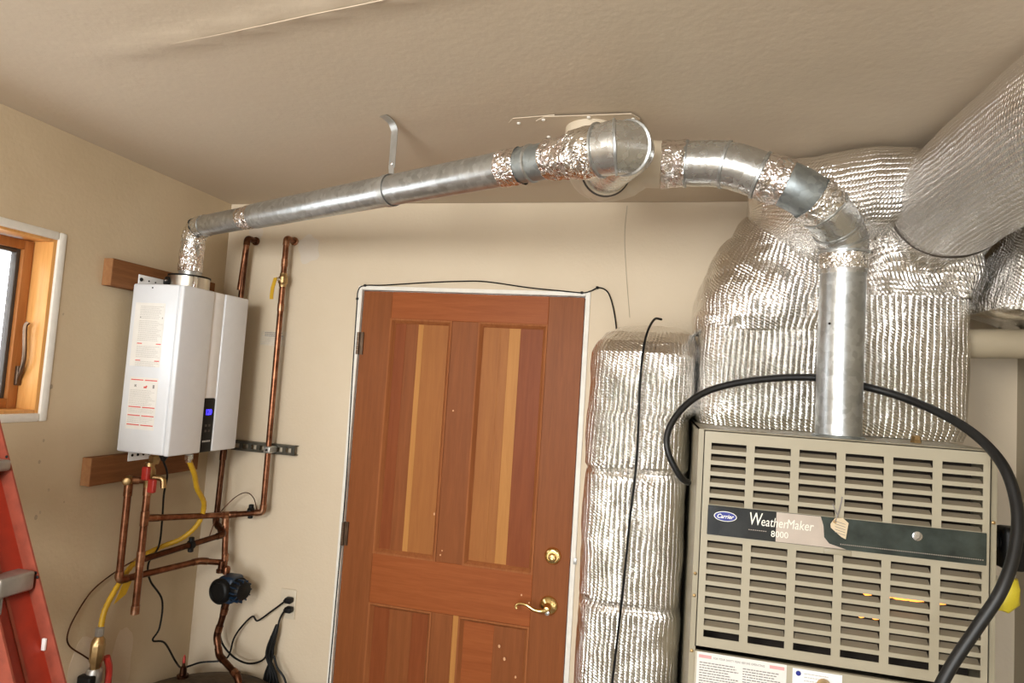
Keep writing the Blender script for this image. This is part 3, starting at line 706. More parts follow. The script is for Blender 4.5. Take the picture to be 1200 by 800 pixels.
sp = run(sX(457)); st = thing('pipe_strap', 'zinc perforated strap hanging the long vent pipe from the ceiling', 'strap', (sp.x, sp.y, sp.z-.05))
bm = BM(); wv = dirp*.0125; th = V((0, 0, 0))
top = V((sp.x, sp.y, ZC-.001)); 
def ribbon(bm, pts, hw, t=.0014):
    """flat strap along pts; hw half-width vector"""
    pts = [V(p) for p in pts]; prev = None; first = last = None
    for i, p in enumerate(pts):
        T = (pts[min(i+1, len(pts)-1)]-pts[max(i-1, 0)]).normalized(); N = T.cross(hw).normalized()*t/2
        cur = [bm.verts.new(p+a*hw+b*N) for a, b in ((-1, -1), (1, -1), (1, 1), (-1, 1))]
        if prev:
            for k in range(4): bm.faces.new((prev[k], prev[(k+1) % 4], cur[(k+1) % 4], cur[k]))
        else: bm.faces.new(cur[::-1])
        prev = cur
    bm.faces.new(prev); return bm
side = V((0, -1, 0))
nrm = V((-dirp.y, dirp.x, 0))*-1   # towards the viewer
arc = [top+V((-.035, -.03, -.001)), top+V((-.025, -.02, -.003)), top+V((-.008, -.008, -.010)), top+V((0, 0, -.028))]
q0 = sp+V((0, 0, .062)); 
ribbon(bm, crom([top+nrm*.045+V((0, 0, -.0015)), top+nrm*.03+V((0, 0, -.003)), top+nrm*.012+V((0, 0, -.010)), top+V((0, 0, -.026))], 4)+[top+V((0, 0, -.06)), q0], wv)
build('hanger_strap', bm, M['zinc'], st)
bm = BM(); rg = [q0+V((0, -.002, 0))]
for k in range(0, 25):
    a_ = R(90-15*k*.97); rg.append(sp+nrm*(.0435*math.cos(a_))+V((0, 0, .0435*math.sin(a_))))
ribbon(bm, rg[:8]+rg[8:], wv*.8, .0012); build('pipe_loop', bm, M['zinc'], st)
screw('strap_bolt', q0+V((0, -.002, .012)), nrm, .005, M['steel'], st)

# ------------------------------------------------------------------ copper pipework
def cpipe(root, pts, rad=.011, fil=.02, mat='copper', fit=None, seg=14):
    """soldered run: pipe plus swollen elbow fittings at inner corners"""
    pts = [V(p) for p in pts]
    build('pipe', tube(BM(), fillet(pts, fil), rad, seg), M[mat], root)
    for i in range(1, len(pts)-1):
        a = (pts[i-1]-pts[i]).normalized(); b = (pts[i+1]-pts[i]).normalized()
        f = fillet([pts[i]+a*.030, pts[i], pts[i]+b*.030], fil)
        build('elbow_fitting', tube(BM(), f, rad+.0022, seg), M['copper_fit' if mat == 'copper' else mat], root)
def sleeve(root, p, axis, L=.03, rad=.0132, mat='copper_fit', nm='coupling'):
    a = V(axis).normalized(); p = V(p); return build(nm, tube(BM(), [p-a*L/2, p+a*L/2], rad, 14), M[mat], root)
# riser right (with ball valve), turns into the wall at the top, runs back to the heater drop at the bottom
dA = V((-1.757, 1.925, 0))      # drop under the heater, near
dB = V((-1.800, 1.885, 0))      # second drop, left
YP = 2.30
T1 = P(336, 279, Y=YP); Bq = P(308, 600, Y=YP); Ja = V((dA.x, dA.y, P(172, 607, Y=1.93).z))
rz = T1.x
r1 = thing('copper_riser', 'right copper water riser with yellow-handled valve, clamped to the slotted rail', 'pipe', (Bq.x, YP, Bq.z))
c1 = [V((T1.x, YB+.01, T1.z)), V((T1.x, YP, T1.z)), V((Bq.x, YP, Bq.z)), P(268, 603, Y=YP-.02), Ja]
cpipe(r1, c1, .0115)
build('wall_flange', lathe(BM(), (T1.x, YB-.002, T1.z), (0, -1, 0), [(0, .018), (.004, .018), (.006, .012)], 16), M['copper_fit'], r1)
vb = P(326, 328, Y=YP); vb = V((T1.x+(Bq.x-T1.x)*.16, YP, vb.z))
val = build('ball_valve', lathe(BM(), vb-V((0, 0, .028)), (0, 0, 1), [(0, .014), (.012, .015), (.016, .019), (.040, .019), (.044, .015), (.056, .014)], 12), M['brass_old'], r1)
build('valve_stem', tube(BM(), [vb, vb+V((-.012, -.030, 0))], .007, 10), M['steel'], val)
hb = BM(); v0 = vb+V((-.014, -.032, .004)); ribbon(hb, [v0, v0+V((-.004, 0, -.02)), v0+V((-.006, -.004, -.04)), v0+V((-.008, -.004, -.075)), v0+V((-.008, -.002, -.088))], V((.0075, 0, 0)), .003)
build('valve_handle', hb, M['yellow'], val)
for z_ in (P(333, 308, Y=YP).z, P(323, 360, Y=YP).z): sleeve(r1, (T1.x+(Bq.x-T1.x)*(T1.z-z_)/(T1.z-Bq.z), YP, z_), (0, 0, 1), .03)
sleeve(r1, c1[2].lerp(c1[3], .92), c1[3]-c1[2], .045); sleeve(r1, c1[3].lerp(c1[4], .92), c1[4]-c1[3], .05)
# branch down from that run to the pump
Ptop = P(265, 602, Y=YP-.02); Pm = P(263, 662, Y=YP-.02)
r3 = thing('copper_branch', 'short copper branch dropping from the horizontal run to the black pump', 'pipe', Pm)
cpipe(r3, [Ptop, Pm+V((0, 0, .0))], .0118); sleeve(r3, Ptop+V((0, 0, -.028)), (0, 0, 1), .03); sleeve(r3, Pm+V((0, 0, .03)), (0, 0, 1), .03)
# riser left, behind the heater
T2 = P(290, 279, Y=YP); B2 = P(253, 612, Y=YP-.01)
r2 = thing('copper_riser', 'left darker copper riser passing behind the white water heater', 'pipe', (B2.x, B2.y, B2.z))
Jb = V((dA.x, dA.y, P(160, 655, Y=1.93).z))
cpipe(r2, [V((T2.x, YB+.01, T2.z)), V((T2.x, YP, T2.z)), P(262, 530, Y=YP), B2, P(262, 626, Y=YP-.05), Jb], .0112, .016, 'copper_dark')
build('wall_flange', lathe(BM(), (T2.x, YB-.002, T2.z), (0, -1, 0), [(0, .018), (.004, .018), (.006, .012)], 16), M['copper_dark'], r2)
build('front_pipe', tube(BM(), [V((T2.x, YP-.0005, T2.z-.02)), P(281, 340, Y=YP-.0005)], .0118, 14), M['copper'], r2)
# near drop with capped end
zt = HZ0-.04
r4 = thing('copper_drop', 'near copper pipe dropping from the heater past the others to a capped end', 'pipe', (dA.x, dA.y, P(156, 718, Y=1.925).z))
zb = P(156, 718, Y=1.925).z
cpipe(r4, [(dA.x, dA.y, zt), (dA.x, dA.y, zb)], .0122)
for z_ in (Ja.z, Jb.z+.006, zb+.012, zt-.10): sleeve(r4, (dA.x, dA.y, z_), (0, 0, 1), .05 if z_ in (Ja.z, Jb.z+.006) else .028, .0142)
vl_ = build('valve_body', lathe(BM(), (dA.x, dA.y, zt-.085), (0, 0, 1), [(0, .015), (.02, .016), (.03, .021), (.06, .021), (.07, .016), (.085, .016)], 14), M['brass_old'], r4)
for s_ in (0, 1):
    bm = BM(); b0 = V((dA.x+.010+.030*s_, dA.y-.020, zt-.035-.040*s_))
    box(bm, b0.x-.016, b0.x+.012, b0.y-.012, b0.y+.006, b0.z-.024, b0.z+.024, .006, 3)
    build('red_handle', bm, M['red'], vl_)
build('relief_outlet', tube(BM(), fillet([(dA.x+.02, dA.y, zt-.05), (dA.x+.052, dA.y+.01, zt-.052), (dA.x+.056, dA.y+.01, zt-.085)], .012), .010, 12), M['brass_old'], vl_)
# second drop, left, ends in the lower run to the pump
zc_ = P(141, 680, Y=1.885).z
r5 = thing('copper_drop', 'far left copper pipe below the heater turning back along the lower run to the pump', 'pipe', (dB.x, dB.y, zc_))
Pj = P(234, 657, Y=2.2); Pk = P(262, 659, Y=YP-.025)
cpipe(r5, [(dA.x-.003, dA.y, zt-.062), (dB.x, dB.y, zt-.062), (dB.x, dB.y, zc_), Pj, Pk], .0118)
build('mixing_body', lathe(BM(), (dB.x, dB.y-.006, zt-.062), (.6, -1, 0), [(-.02, .017), (.004, .018), (.010, .013), (.016, .013), (.018, .009)], 12), M['brass_old'], r5)
sleeve(r5, (dB.x, dB.y, zt-.10), (0, 0, 1), .03, .0142)
# black pipe clamps with thermostat wires
def clampo(p, axis, lab):
    t = thing('sensor_clamp', lab, 'clamp', p); a = V(axis).normalized()
    build('band', lathe(BM(), V(p)-a*.009, a, [(0, .012), (.001, .0165), (.017, .0165), (.018, .012)], 14), M['black'], t)
    for s in (-1, 1): build('screw_lug', lathe(BM(), V(p)+V((0, 0, s*.014)), (0, 0, s), [(0, .010), (.012, .010), (.014, .006)], 10), M['black'], t)
q = P(294, 599, Y=YP); clampo(q, c1[3]-c1[2], 'black sensor clamp on the upper copper run near its right elbow')
q = P(221, 637, Y=2.14); qq = Jb.lerp(P(262, 626, Y=YP-.05), .58); clampo(qq, P(262, 626, Y=YP-.05)-Jb, 'black sensor clamp on the sloping dark copper run')

# circulator pump
pc = P(268, 689, Y=2.235); pu = thing('circulator_pump', 'black and blue circulating pump on the copper pipe', 'pump', pc-V((0, 0, .055)))
build('pump_body', box(BM(), pc.x-.030, pc.x+.040, pc.y-.035, pc.y+.04, pc.z-.050, pc.z+.050, .014, 4), M['pump_blue'], pu)
build('volute', lathe(BM(), pc+V((-.008, -.030, -.002)), (-.15, -1, 0), [(0, .048), (.014, .048), (.022, .042), (.024, .036), (.020, .033), (.022, .01), (.023, .001)], 30), M['black'], pu)
build('motor_cap', lathe(BM(), pc+V((.040, 0, 0)), (1, -.25, 0), [(0, .046), (.004, .046), (.006, .040), (.026, .039), (.036, .032), (.040, .015), (.041, .001)], 26), M['black'], pu)
for k in range(6):
    a_ = k*math.pi/6; build('cooling_fin', box(BM(), 0, .03, -.002, .002, -.043, .043, M=Matrix.Translation(pc+V((.044, -.006, 0))) @ Matrix.Rotation(-R(14), 4, 'Z') @ Matrix.Rotation(a_, 4, 'X')), M['pump_blue'], pu, smooth=False)
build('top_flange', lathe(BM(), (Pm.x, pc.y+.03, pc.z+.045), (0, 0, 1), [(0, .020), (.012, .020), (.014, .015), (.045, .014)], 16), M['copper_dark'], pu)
build('union_nut', lathe(BM(), (Pm.x+.030, pc.y+.02, pc.z+.045), (0, 0, 1), [(0, .013), (.02, .015), (.028, .012), (.034, .001)], 14), M['copper'], pu)
# pipe from pump to the tank
TK = V((-1.575, 2.045, 0)); TZ = P(235, 782, Y=2.30).z
q0_ = V((pc.x-.012, pc.y+.02, pc.z-.045)); q1_ = P(254, 745, Y=2.25); q2_ = P(257, 768, Y=2.24); q3_ = P(278, 791, Y=2.2); q4_ = P(282, 806, Y=2.19)
r6 = thing('tank_pipe', 'copper pipe curving down from the pump into the brown tank', 'pipe', q4_)
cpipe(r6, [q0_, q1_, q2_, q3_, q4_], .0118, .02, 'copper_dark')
for t_ in (.15, .6): sleeve(r6, q0_.lerp(q1_, t_+.2), q1_-q0_, .022, .0142, 'copper')
sleeve(r6, q2_.lerp(q3_, .9), q3_-q2_, .02, .015)
# old tank under the pipework
tk = thing('storage_tank', 'top of a rusty brown round tank at the bottom edge under the pump', 'tank', (TK.x, TK.y, 0))
tr = .285
build('tank_shell', lathe(BM(), (TK.x, TK.y, 0), (0, 0, 1), [(0, tr-.01), (.02, tr), (TZ-.03, tr), (TZ-.012, tr+.004), (TZ-.004, tr-.005), (TZ+.004, tr-.05), (TZ+.012, .08), (TZ+.013, .001)], 56), M['tank'], tk)
build('tank_rim', lathe(BM(), (TK.x, TK.y, TZ-.035), (0, 0, 1), [(0, tr+.001), (.004, tr+.006), (.018, tr+.006), (.022, tr+.001)], 56), M['copper_dark'], tk)
p = P(215, 782, Y=2.2); p.z = TZ+.004
sv = build('tank_valve', lathe(BM(), p, (0, 0, 1), [(0, .022), (.01, .022), (.012, .013), (.04, .011), (.042, .006), (.075, .004), (.076, .001)], 12), M['copper_dark'], tk)
build('valve_tip', lathe(BM(), p+V((0, 0, .055)), (0, 0, 1), [(0, .006), (.02, .005), (.03, .001)], 10), M['red'], sv)

# slotted rail on the back wall
s0 = P(276, 520, Y=YB-.03); s1_ = P(345, 530, Y=YB-.03); zc2 = (s0.z+s1_.z)/2
su = thing('strut_rail', 'dark slotted steel rail screwed to the back wall behind the right riser', 'rail', (s1_.x, YB, zc2))
bm = BM(); xa, xb = s0.x-.02, s1_.x; hh = .017
box(bm, xa, xb, YB-.030, YB-.027, zc2+.009, zc2+hh); box(bm, xa, xb, YB-.030, YB-.027, zc2-hh, zc2-.009)
box(bm, xa, xb, YB-.030, YB, zc2+hh, zc2+hh+.0025); box(bm, xa, xb, YB-.030, YB, zc2-hh-.0025, zc2-hh)
M['strut'] = plain('dark green strut', (.10, .095, .075), .45, .6, var=.2)
x = xb
while x > xa: box(bm, x-.016, x, YB-.030, YB-.027, zc2-.009, zc2+.009); x -= .040
build('channel', bm, M['strut'], su, smooth=False)
screw('rail_screw', (xb-.022, YB-.006, zc2), (0, -1, 0), .006, M['black'], su)
cx_ = P(315, 527, Y=YP).x
bm = BM(); box(bm, cx_-.016, cx_+.016, YP-.016, YB-.028, zc2-.014, zc2+.014, .006, 3)
pcz = thing('pipe_clamp', 'small zinc clamp fixing the right riser to the slotted rail', 'clamp', (cx_, YP, zc2-.014))
build('clamp_band', bm, M['zinc'], pcz); screw('clamp_screw', (cx_, YP-.016, zc2), (0, -1, 0), .005, M['black'], pcz)

# wall sticker
a0 = P(306, 387, Y=YB); a1 = P(335, 406, Y=YB)
wsx = thing('wall_sticker', 'faint printed cream sticker on the wall behind the right riser', 'sticker', (a0.x, YB, a1.z))
sheet('sticker_sheet', a0.x, a1.x, a1.z, a0.z, YB-.0001, plain('cream sticker', (.63, .55, .43), .5), wsx)
bm = BM(); lines(bm, a0.x+.02, a1.x-.015, a0.z-.022, a0.z-.006, YB-.0008, .0065, .003, 3, .3); build('bold_print', bm, M['ink'], wsx, smooth=False)
bm = BM(); lines(bm, a0.x+.006, a1.x-.006, a1.z+.004, a0.z-.022, YB-.0008, .008, .002, 4, .3); build('small_print', bm, M['ink_light'], wsx, smooth=False)

# ------------------------------------------------------------------ gas line
ga = thing('gas_line', 'yellow flexible gas line from heater to brass fittings low on the left', 'gas pipe', P(115, 800, X=-1.83))
gp = [V((-1.662, 2.0, HZ0-.03)), P(228, 556, X=-1.665), P(231, 572, X=-1.68), P(239, 590, X=-1.70), P(233, 612, X=-1.72), P(214, 630, X=-1.76), P(188, 641, X=-1.81), P(162, 655, X=-1.82), P(142, 680, X=-1.825), P(124, 712, X=-1.825), P(118, 736, X=-1.825)]
gpp = crom(gp, 10); build('flex_hose', tube(BM(), gpp, [.0085+.0014*(1 if i % 2 else 0) for i in range(len(gpp))], 12), M['yellow'], ga)
p = P(117, 738, X=-1.825); 
build('flare_nut', lathe(BM(), p+V((0, 0, .012)), (0, 0, -1), [(0, .010), (.004, .014), (.03, .014), (.032, .011)], 6), M['alu'], ga)
b1 = build('brass_union', lathe(BM(), p+V((0, 0, -.020)), (-.02, 0, -1), [(0, .012), (.012, .020), (.03, .022), (.08, .022), (.09, .017), (.115, .016)], 8), M['brass_old'], ga)
b2 = build('valve_body', lathe(BM(), p+V((-.004, 0, -.125)), (0, 0, -1), [(0, .020), (.01, .025), (.045, .025), (.055, .019), (.3, .019)], 14), M['alu'], ga)
build('valve_knob', box(BM(), p.x-.035, p.x+.02, p.y-.04, p.y-.012, p.z-.175, p.z-.140, .007, 3), M['black'], ga)
build('red_lever', tube(BM(), crom([p+V((.005, .035, -.10)), p+V((.006, .05, -.15)), p+V((.006, .048, -.25))], 5), [.011]*11, 8), M['red'], ga)
# yellow warning tag around the line
p = P(146, 684, X=-1.80); bm = BM()
ribbon(bm, [p+V((0, .02, .02)), p+V((.004, 0, -.01)), p+V((.006, -.02, -.045))], V((0, .024, .010)), .0012)
tag(build('warning_tag', bm, M['yellow']), 'yellow plastic tag wrapped on the gas line left of the copper drops', 'tag')

# cords and wires on the left
def cord(name, pts, r, lab, cat='cord', mat='black', grp=None, n_=7):
    return tag(build(name, tube(BM(), crom(pts, n_), r, 8), M[mat]), lab, cat, grp)
X_ = -1.82
cord('power_cord', [V((-1.69, 1.91, HZ0-.026)), P(196, 556, X=-1.70), P(192, 580, X=-1.74), P(190, 610, X=-1.78), P(186, 640, X=-1.80), P(174, 660, X=-1.82), P(176, 680, X=-1.83), P(190, 703, X=-1.83), P(187, 735, X=-1.83), P(179, 750, X=-1.83), P(193, 753, X=-1.82), P(206, 775, Y=2.25), P(214, 782, Y=2.2), P(235, 776, Y=2.26), P(258, 774, Y=2.29), P(268, 768, Y=2.31), P(274, 748, Y=2.32), P(284, 733, Y=2.33), P(296, 722, Y=2.335), P(302, 727, Y=2.335), P(318, 716, Y=2.335), P(333, 705, Y=2.335)], .0036, 'black power cord from the heater looping along the wall to the upper socket')
cord('pump_cord', [P(262, 700, Y=2.22), P(258, 725, Y=2.3), P(259, 750, Y=2.32), P(272, 768, Y=2.33), P(290, 777, Y=2.33), P(308, 773, Y=2.33), P(314, 760, Y=2.33), P(318, 745, Y=2.33)], .0038, 'black pump cord hanging down and across to the cord bundle')
cord('sensor_wire', [P(160, 655, Y=1.97), P(138, 668, X=-1.85), P(110, 690, X=-1.86), P(92, 715, X=-1.86), P(80, 740, X=-1.86), P(81, 756, X=-1.86), P(98, 768, X=-1.855), P(110, 776, X=-1.845)], .0026, 'thin brown wire curving on the left wall down to the gas valve', 'wire', 'copper_dark')
cord('sensor_wire', [P(243, 635, Y=2.24), P(252, 610, Y=2.27), P(258, 600, Y=2.28), P(275, 583, Y=2.3), P(288, 577, Y=2.3), P(297, 583, Y=2.3), P(301, 597, Y=2.29)], .0020, 'thin dark wire arching above the horizontal copper run', 'wire', 'copper_dark')
op = P(338, 707, Y=YB)
ou = thing('wall_outlet', 'cream socket plate low on the back wall left of the door', 'outlet', (op.x, YB, op.z-.06))
build('cover_plate', box(BM(), op.x-.035, op.x+.035, YB-.006, YB, op.z-.058, op.z+.058, .003, 2), M['ceramic'], ou)
for dz in (-.02, .02): build('socket', lathe(BM(), (op.x, YB-.005, op.z+dz), (0, -1, 0), [(0, .016), (.003, .016), (.0035, .001)], 20), M['ceramic'], ou)
for py, lab in ((703, 'upper black plug in the cream wall socket'), (714, 'lower black plug in the cream wall socket')):
    q = P(339, py, Y=YB-.02)
    t = thing('plug', lab, 'plug', q, 'black plugs in the wall socket')
    build('plug_body', box(BM(), q.x-.016, q.x+.014, YB-.036, YB-.0086, q.z-.011, q.z+.011, .006, 3), M['black'], t)
    build('cable_boot', tube(BM(), [q+V((-.010, 0, 0)), q+V((-.024, 0, -.006))], [.007, .004], 10), M['black'], t)
cord('power_cord', [P(334, 714, Y=2.335), P(328, 725, Y=2.335), P(325, 738, Y=2.33), P(322, 752, Y=2.33), P(318, 775, Y=2.33), P(319, 805, Y=2.33)], .004, 'black cord falling from the lower plug beside the door')
bm = BM(); bpts = [P(325, 732, Y=2.325), P(321, 745, Y=2.32), P(317, 758, Y=2.32), P(316, 770, Y=2.32)]
for a_ in range(5):
    d_ = V((.007*math.cos(a_*1.3), .006*math.sin(a_*1.3), 0))
    tube(bm, crom([bpts[0]+d_*.3, bpts[1]+d_, bpts[2]+d_*1.5, bpts[3]+d_*1.4, P(311+a_*3, 790, Y=2.32), P(308+a_*5, 812, Y=2.32)], 5), .006, 8)
tag(build('cord_bundle', bm, M['black']), 'thick tied bundle of black cord hanging below the socket', 'cord')
cord('loose_cord', [P(321, 768, Y=2.31), P(325, 782, Y=2.31), P(333, 794, Y=2.31), P(338, 812, Y=2.31)], .004, 'short black cord curling right out of the tied bundle')

# ------------------------------------------------------------------ step ladder
ld = thing('step_ladder', 'red fibreglass stepladder with grey steps at the left edge', 'ladder', (-1.15, 1.1, 0))
YL = 1.12
b_ = P(76, 800, Y=YL); t_ = P(0, 500, Y=YL); ax = (t_-b_).normalized()
b_ = b_+ax*((0-b_.z)/ax.z); t_ = t_+ax*.10
w1 = V((-ax.z, 0, ax.x)).normalized(); 
if w1.x > 0: w1 = -w1                                  # in-plane, to the left
dd = V((0, 1, 0))
def bar(bm, u0, u1, d0, d1, o_=b_, L=None):
    L = L or (t_-b_).length; vs = []
    for l_ in (0, L):
        for u, d in ((u0, d0), (u1, d0), (u1, d1), (u0, d1)): vs.append(bm.verts.new(o_+ax*l_+w1*u+dd*d))
    for f in ((0, 1, 2, 3), (7, 6, 5, 4), (0, 4, 5, 1), (1, 5, 6, 2), (2, 6, 7, 3), (3, 7, 4, 0)): bm.faces.new([vs[k] for k in f])
    bmesh.ops.recalc_face_normals(bm, faces=bm.faces[:]); return bm
build('rail_flange', bar(BM(), 0, .032, 0, .004), M['red_fg2'], ld, smooth=False)
build('rail_web', bar(BM(), .032, .036, -.09, .004), M['red_fg'], ld, smooth=False)
build('rail_ridge', bar(BM(), .029, .032, -.052, -.046), M['red_fg2'], ld, smooth=False)
build('rail_flange', bar(BM(), .004, .036, -.094, -.09), M['red_fg2'], ld, smooth=False)
def step(px, py, w_):
    c = P(px, py, Y=YL-.012); zs = c.z
    bm = BM(); box(bm, c.x-.44, c.x, YL-.080, YL-.004, zs-.0, zs+w_, .006, 3)
    s = build('step', bm, M['alu'], ld)
    bm = BM(); box(bm, c.x-.40, c.x-.006, YL-.070, YL-.064, zs-.040, zs+.0, .002)
    k = build('step_bracket', bm, M['galv_dark'], s)
    for dx in (-.016, -.05): build('bracket_rib', box(BM(), c.x+dx-.005, c.x+dx, YL-.075, YL-.070, zs-.038, zs-.002, .002), M['alu'], s)
    for dz in (.02, -.03): screw('rivet', (c.x-.022, YL-.0805, zs+dz-.004), (0, -1, 0), .004, M['black'], s)
step(36, 692, .040); step(9, 552, .024)
for px, py in ((42, 671), (44, 676), (8, 535), (10, 541)): screw('rail_rivet', P(px, py, Y=YL), (0, -1, 0), .0035, M['black'], ld)
q = P(52, 755, Y=YL-.004); build('paint_chip', box(BM(), q.x-.006, q.x+.003, q.y-.002, q.y+.003, q.z-.012, q.z+.012, .001), M['white2'], ld)
build('foot', box(BM(), b_.x-.05, b_.x+.01, YL-.10, YL+.01, 0, .03, .004), M['rubber'], ld)
# far side of the ladder, mirrored, and its rear legs
def mir(o, xm):
    m = o.data.copy(); m.name = o.data.name
    for v in m.vertices: v.co.x = 2*(xm-ORG[ld.name].x)-v.co.x
    m.flip_normals(); c = link(bpy.data.objects.new(o.name.split('.')[0], m)); c.parent = ld; ORG[c.name] = ORG[ld.name]
XM = P(40, 692, Y=YL).x-.235
for o in [x for x in list(ld.children) if x.name.startswith(('rail', 'foot'))]: mir(o, XM)
for zs in (.25, .55): build('step', box(BM(), XM-.27, XM+.27, YL-.080, YL-.004, zs, zs+.03, .006, 2), M['alu'], ld)
build('rear_leg', box(BM(), XM+.22, XM+.25, .28, .31, 0, 1.75), M['red_fg'], ld, smooth=False)
build('rear_leg', box(BM(), XM-.22, XM-.19, .28, .31, 0, 1.75), M['red_fg'], ld, smooth=False)

# ------------------------------------------------------------------ furnace
FX0, FX1, FY, FZ = .079, .702, 1.61, H-.076
fu = thing('furnace', 'beige gas furnace with louvred front and dark name strip', 'furnace', ((FX0+FX1)/2, (FY+2.32)/2, 0))
bm = BM(); th = .012                                     # open-fronted casing of sheet metal
box(bm, FX0, FX0+.004, FY+.004, 2.32, 0, FZ); box(bm, FX1-.004, FX1, FY+.004, 2.32, 0, FZ)
box(bm, FX0, FX1, FY+.004, 2.32, FZ-.004, FZ); box(bm, FX0, FX1, 2.316, 2.32, 0, FZ); box(bm, FX0, FX1, FY+.004, 2.32, 0, .05)
box(bm, FX0, FX0+.014, FY+.000, FY+.006, 0, FZ, .001); box(bm, FX1-.014, FX1, FY+.000, FY+.006, 0, FZ, .001)
build('casing', bm, M['beige_side'], fu, smooth=False)
build('interior_panel', box(BM(), FX0+.01, FX1-.01, FY+.10, FY+.104, H-.6, FZ-.01), M['void'], fu, smooth=False)
px0, px1, pz0, pz1 = FX0+.012, FX1-.016, H-.578, FZ-.002
cols = [(.1085+.0968*c, .1085+.0968*c+.0785) for c in range(6)]
rows = [(H-.1065-.02555*r-.0160, H-.1065-.02555*r) for r in range(6)]+[(H-.3335-.02555*r-.0160, H-.3335-.02555*r) for r in range(9)]
xs = sorted([px0, px1]+[v for c in cols for v in c]); zs = sorted([pz0, pz1]+[v for r in rows for v in r])
bm = BM(); grid = [[bm.verts.new((x, FY-.010, z)) for x in xs] for z in zs]
hole = lambda x, z: any(c[0] < x < c[1] for c in cols) and any(r[0] < z < r[1] for r in rows)
for j in range(len(zs)-1):
    for i in range(len(xs)-1):
        if not hole((xs[i]+xs[i+1])/2, (zs[j]+zs[j+1])/2): bm.faces.new((grid[j][i], grid[j][i+1], grid[j+1][i+1], grid[j+1][i]))
bmesh.ops.delete(bm, geom=[v for v in bm.verts if not v.link_faces], context='VERTS')
ext = bmesh.ops.extrude_face_region(bm, geom=bm.faces[:])['geom']
for g_ in ext:
    if isinstance(g_, bmesh.types.BMVert): g_.co.y += .0022
bmesh.ops.recalc_face_normals(bm, faces=bm.faces[:])
# folded rim of the panel
box(bm, px0, px0+.002, FY-.010, FY+.006, pz0, pz1); box(bm, px1-.002, px1, FY-.010, FY+.006, pz0, pz1)
box(bm, px0, px1, FY-.010, FY+.006, pz1-.002, pz1); box(bm, px0, px1, FY-.010, FY+.006, pz0, pz0+.002)
fp = build('louvred_door', bm, M['beige'], fu, smooth=False)
# one vane shape, shared by all slots
vm = bpy.data.meshes.new('louver'); b = BM()
w_, hh_ = .0785, .016
prof = [(-.0080, -.0005), (-.0070, -.0005), (.006, .0125), (.006, .0140)]
ribs_ = [[b.verts.new((x, y, z)) for y, z in ((-.0085, -.0008), (-.0070, -.0012), (.0060, .0068), (.0055, .0080))] for x in (0, w_)]
for k in range(4): b.faces.new((ribs_[0][k], ribs_[0][(k+1) % 4], ribs_[1][(k+1) % 4], ribs_[1][k]))
b.faces.new(ribs_[0][::-1]); b.faces.new(ribs_[1]); bmesh.ops.recalc_face_normals(b, faces=b.faces[:])
b.to_mesh(vm); b.free(); vm.materials.append(M['vane_shaded'])
for r_i, (z0, z1) in enumerate(rows):
    if r_i == 14: continue
    for x0, x1 in cols:
        o = link(bpy.data.objects.new('louver', vm)); o.parent = fp; o.location = V((x0, FY, z0))-ORG[fu.name]
# burners and flames inside
build('burner_tray', box(BM(), FX0+.05, FX1-.05, FY+.05, FY+.095, H-.50, H-.48), M['void'], fu, smooth=False)
fl = BM()
for px, py, wd, hg in ((1020, 703.5, 8, 3), (1062, 709, 20, 4), (1077, 711.5, 16, 3.4), (1045, 707, 8, 2.4), (1107, 714, 10, 2.5), (1013, 722, 5, 2.4), (1030, 725, 6, 2)):
    q = P(px, py, Y=FY-.008); rz_ = min(rows, key=lambda r: abs((r[0]+r[1])/2-q.z)); q.y = FY+.014; q.z = rz_[0]+.0088
    s = wd/FPX*1.6/2; h_ = hg/FPX*1.6/2
    lathe(fl, q-V((s, 0, 0)), (1, 0, 0), [(0, .0005), (s*.5, h_), (s*1.2, h_*.8), (s*2, .0005)], 8)
build('burner_flame', fl, M['flame2'], fu)
# name strip
z1s, z0s = H-.2515, H-.3195; sxa, sxb = .1065, .678; ysx = FY-.0105
ns = build('name_strip', box(BM(), sxa, sxb, ysx-.003, ysx+.001, z0s, z1s, .001, 1), M['strip_green_refl'], fp, smooth=False)
ns.parent = fu
ys2 = ysx-.0031
xf0 = P(910, 600, Y=ys2).x; xf1 = P(964, 610, Y=ys2).x
build('dark_face', box(BM(), sxa+.0005, xf0, ys2-.0005, ys2, z0s+.0005, z1s-.0005), M['strip'], ns, smooth=False)
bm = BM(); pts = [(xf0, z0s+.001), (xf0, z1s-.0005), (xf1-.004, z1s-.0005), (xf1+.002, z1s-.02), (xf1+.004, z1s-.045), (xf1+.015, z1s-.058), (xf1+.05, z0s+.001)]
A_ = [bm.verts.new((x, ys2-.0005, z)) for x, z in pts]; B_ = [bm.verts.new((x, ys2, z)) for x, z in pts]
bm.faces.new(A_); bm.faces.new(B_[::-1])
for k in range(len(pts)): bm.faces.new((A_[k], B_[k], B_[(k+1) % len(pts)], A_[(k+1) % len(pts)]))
bmesh.ops.recalc_face_normals(bm, faces=bm.faces[:]); build('pale_reflection', bm, M['reflection_print'], ns, smooth=False)  # bright doorway reflection on the glossy strip, built as a pale patch
yt = ys2-.0009
q = P(850, 605, Y=yt); bm = BM()
def ell(bm, cx, cz, a, b_, y0, y1, n_=28):
    A_ = [bm.verts.new((cx+a*math.cos(2*math.pi*k/n_), y0, cz+b_*math.sin(2*math.pi*k/n_))) for k in range(n_)]
    B_ = [bm.verts.new((v.co.x, y1, v.co.z)) for v in A_]; bm.faces.new(A_); bm.faces.new(B_[::-1])
    for k in range(n_): bm.faces.new((A_[k], B_[k], B_[(k+1) % n_], A_[(k+1) % n_]))
    bmesh.ops.recalc_face_normals(bm, faces=bm.faces[:]); return bm
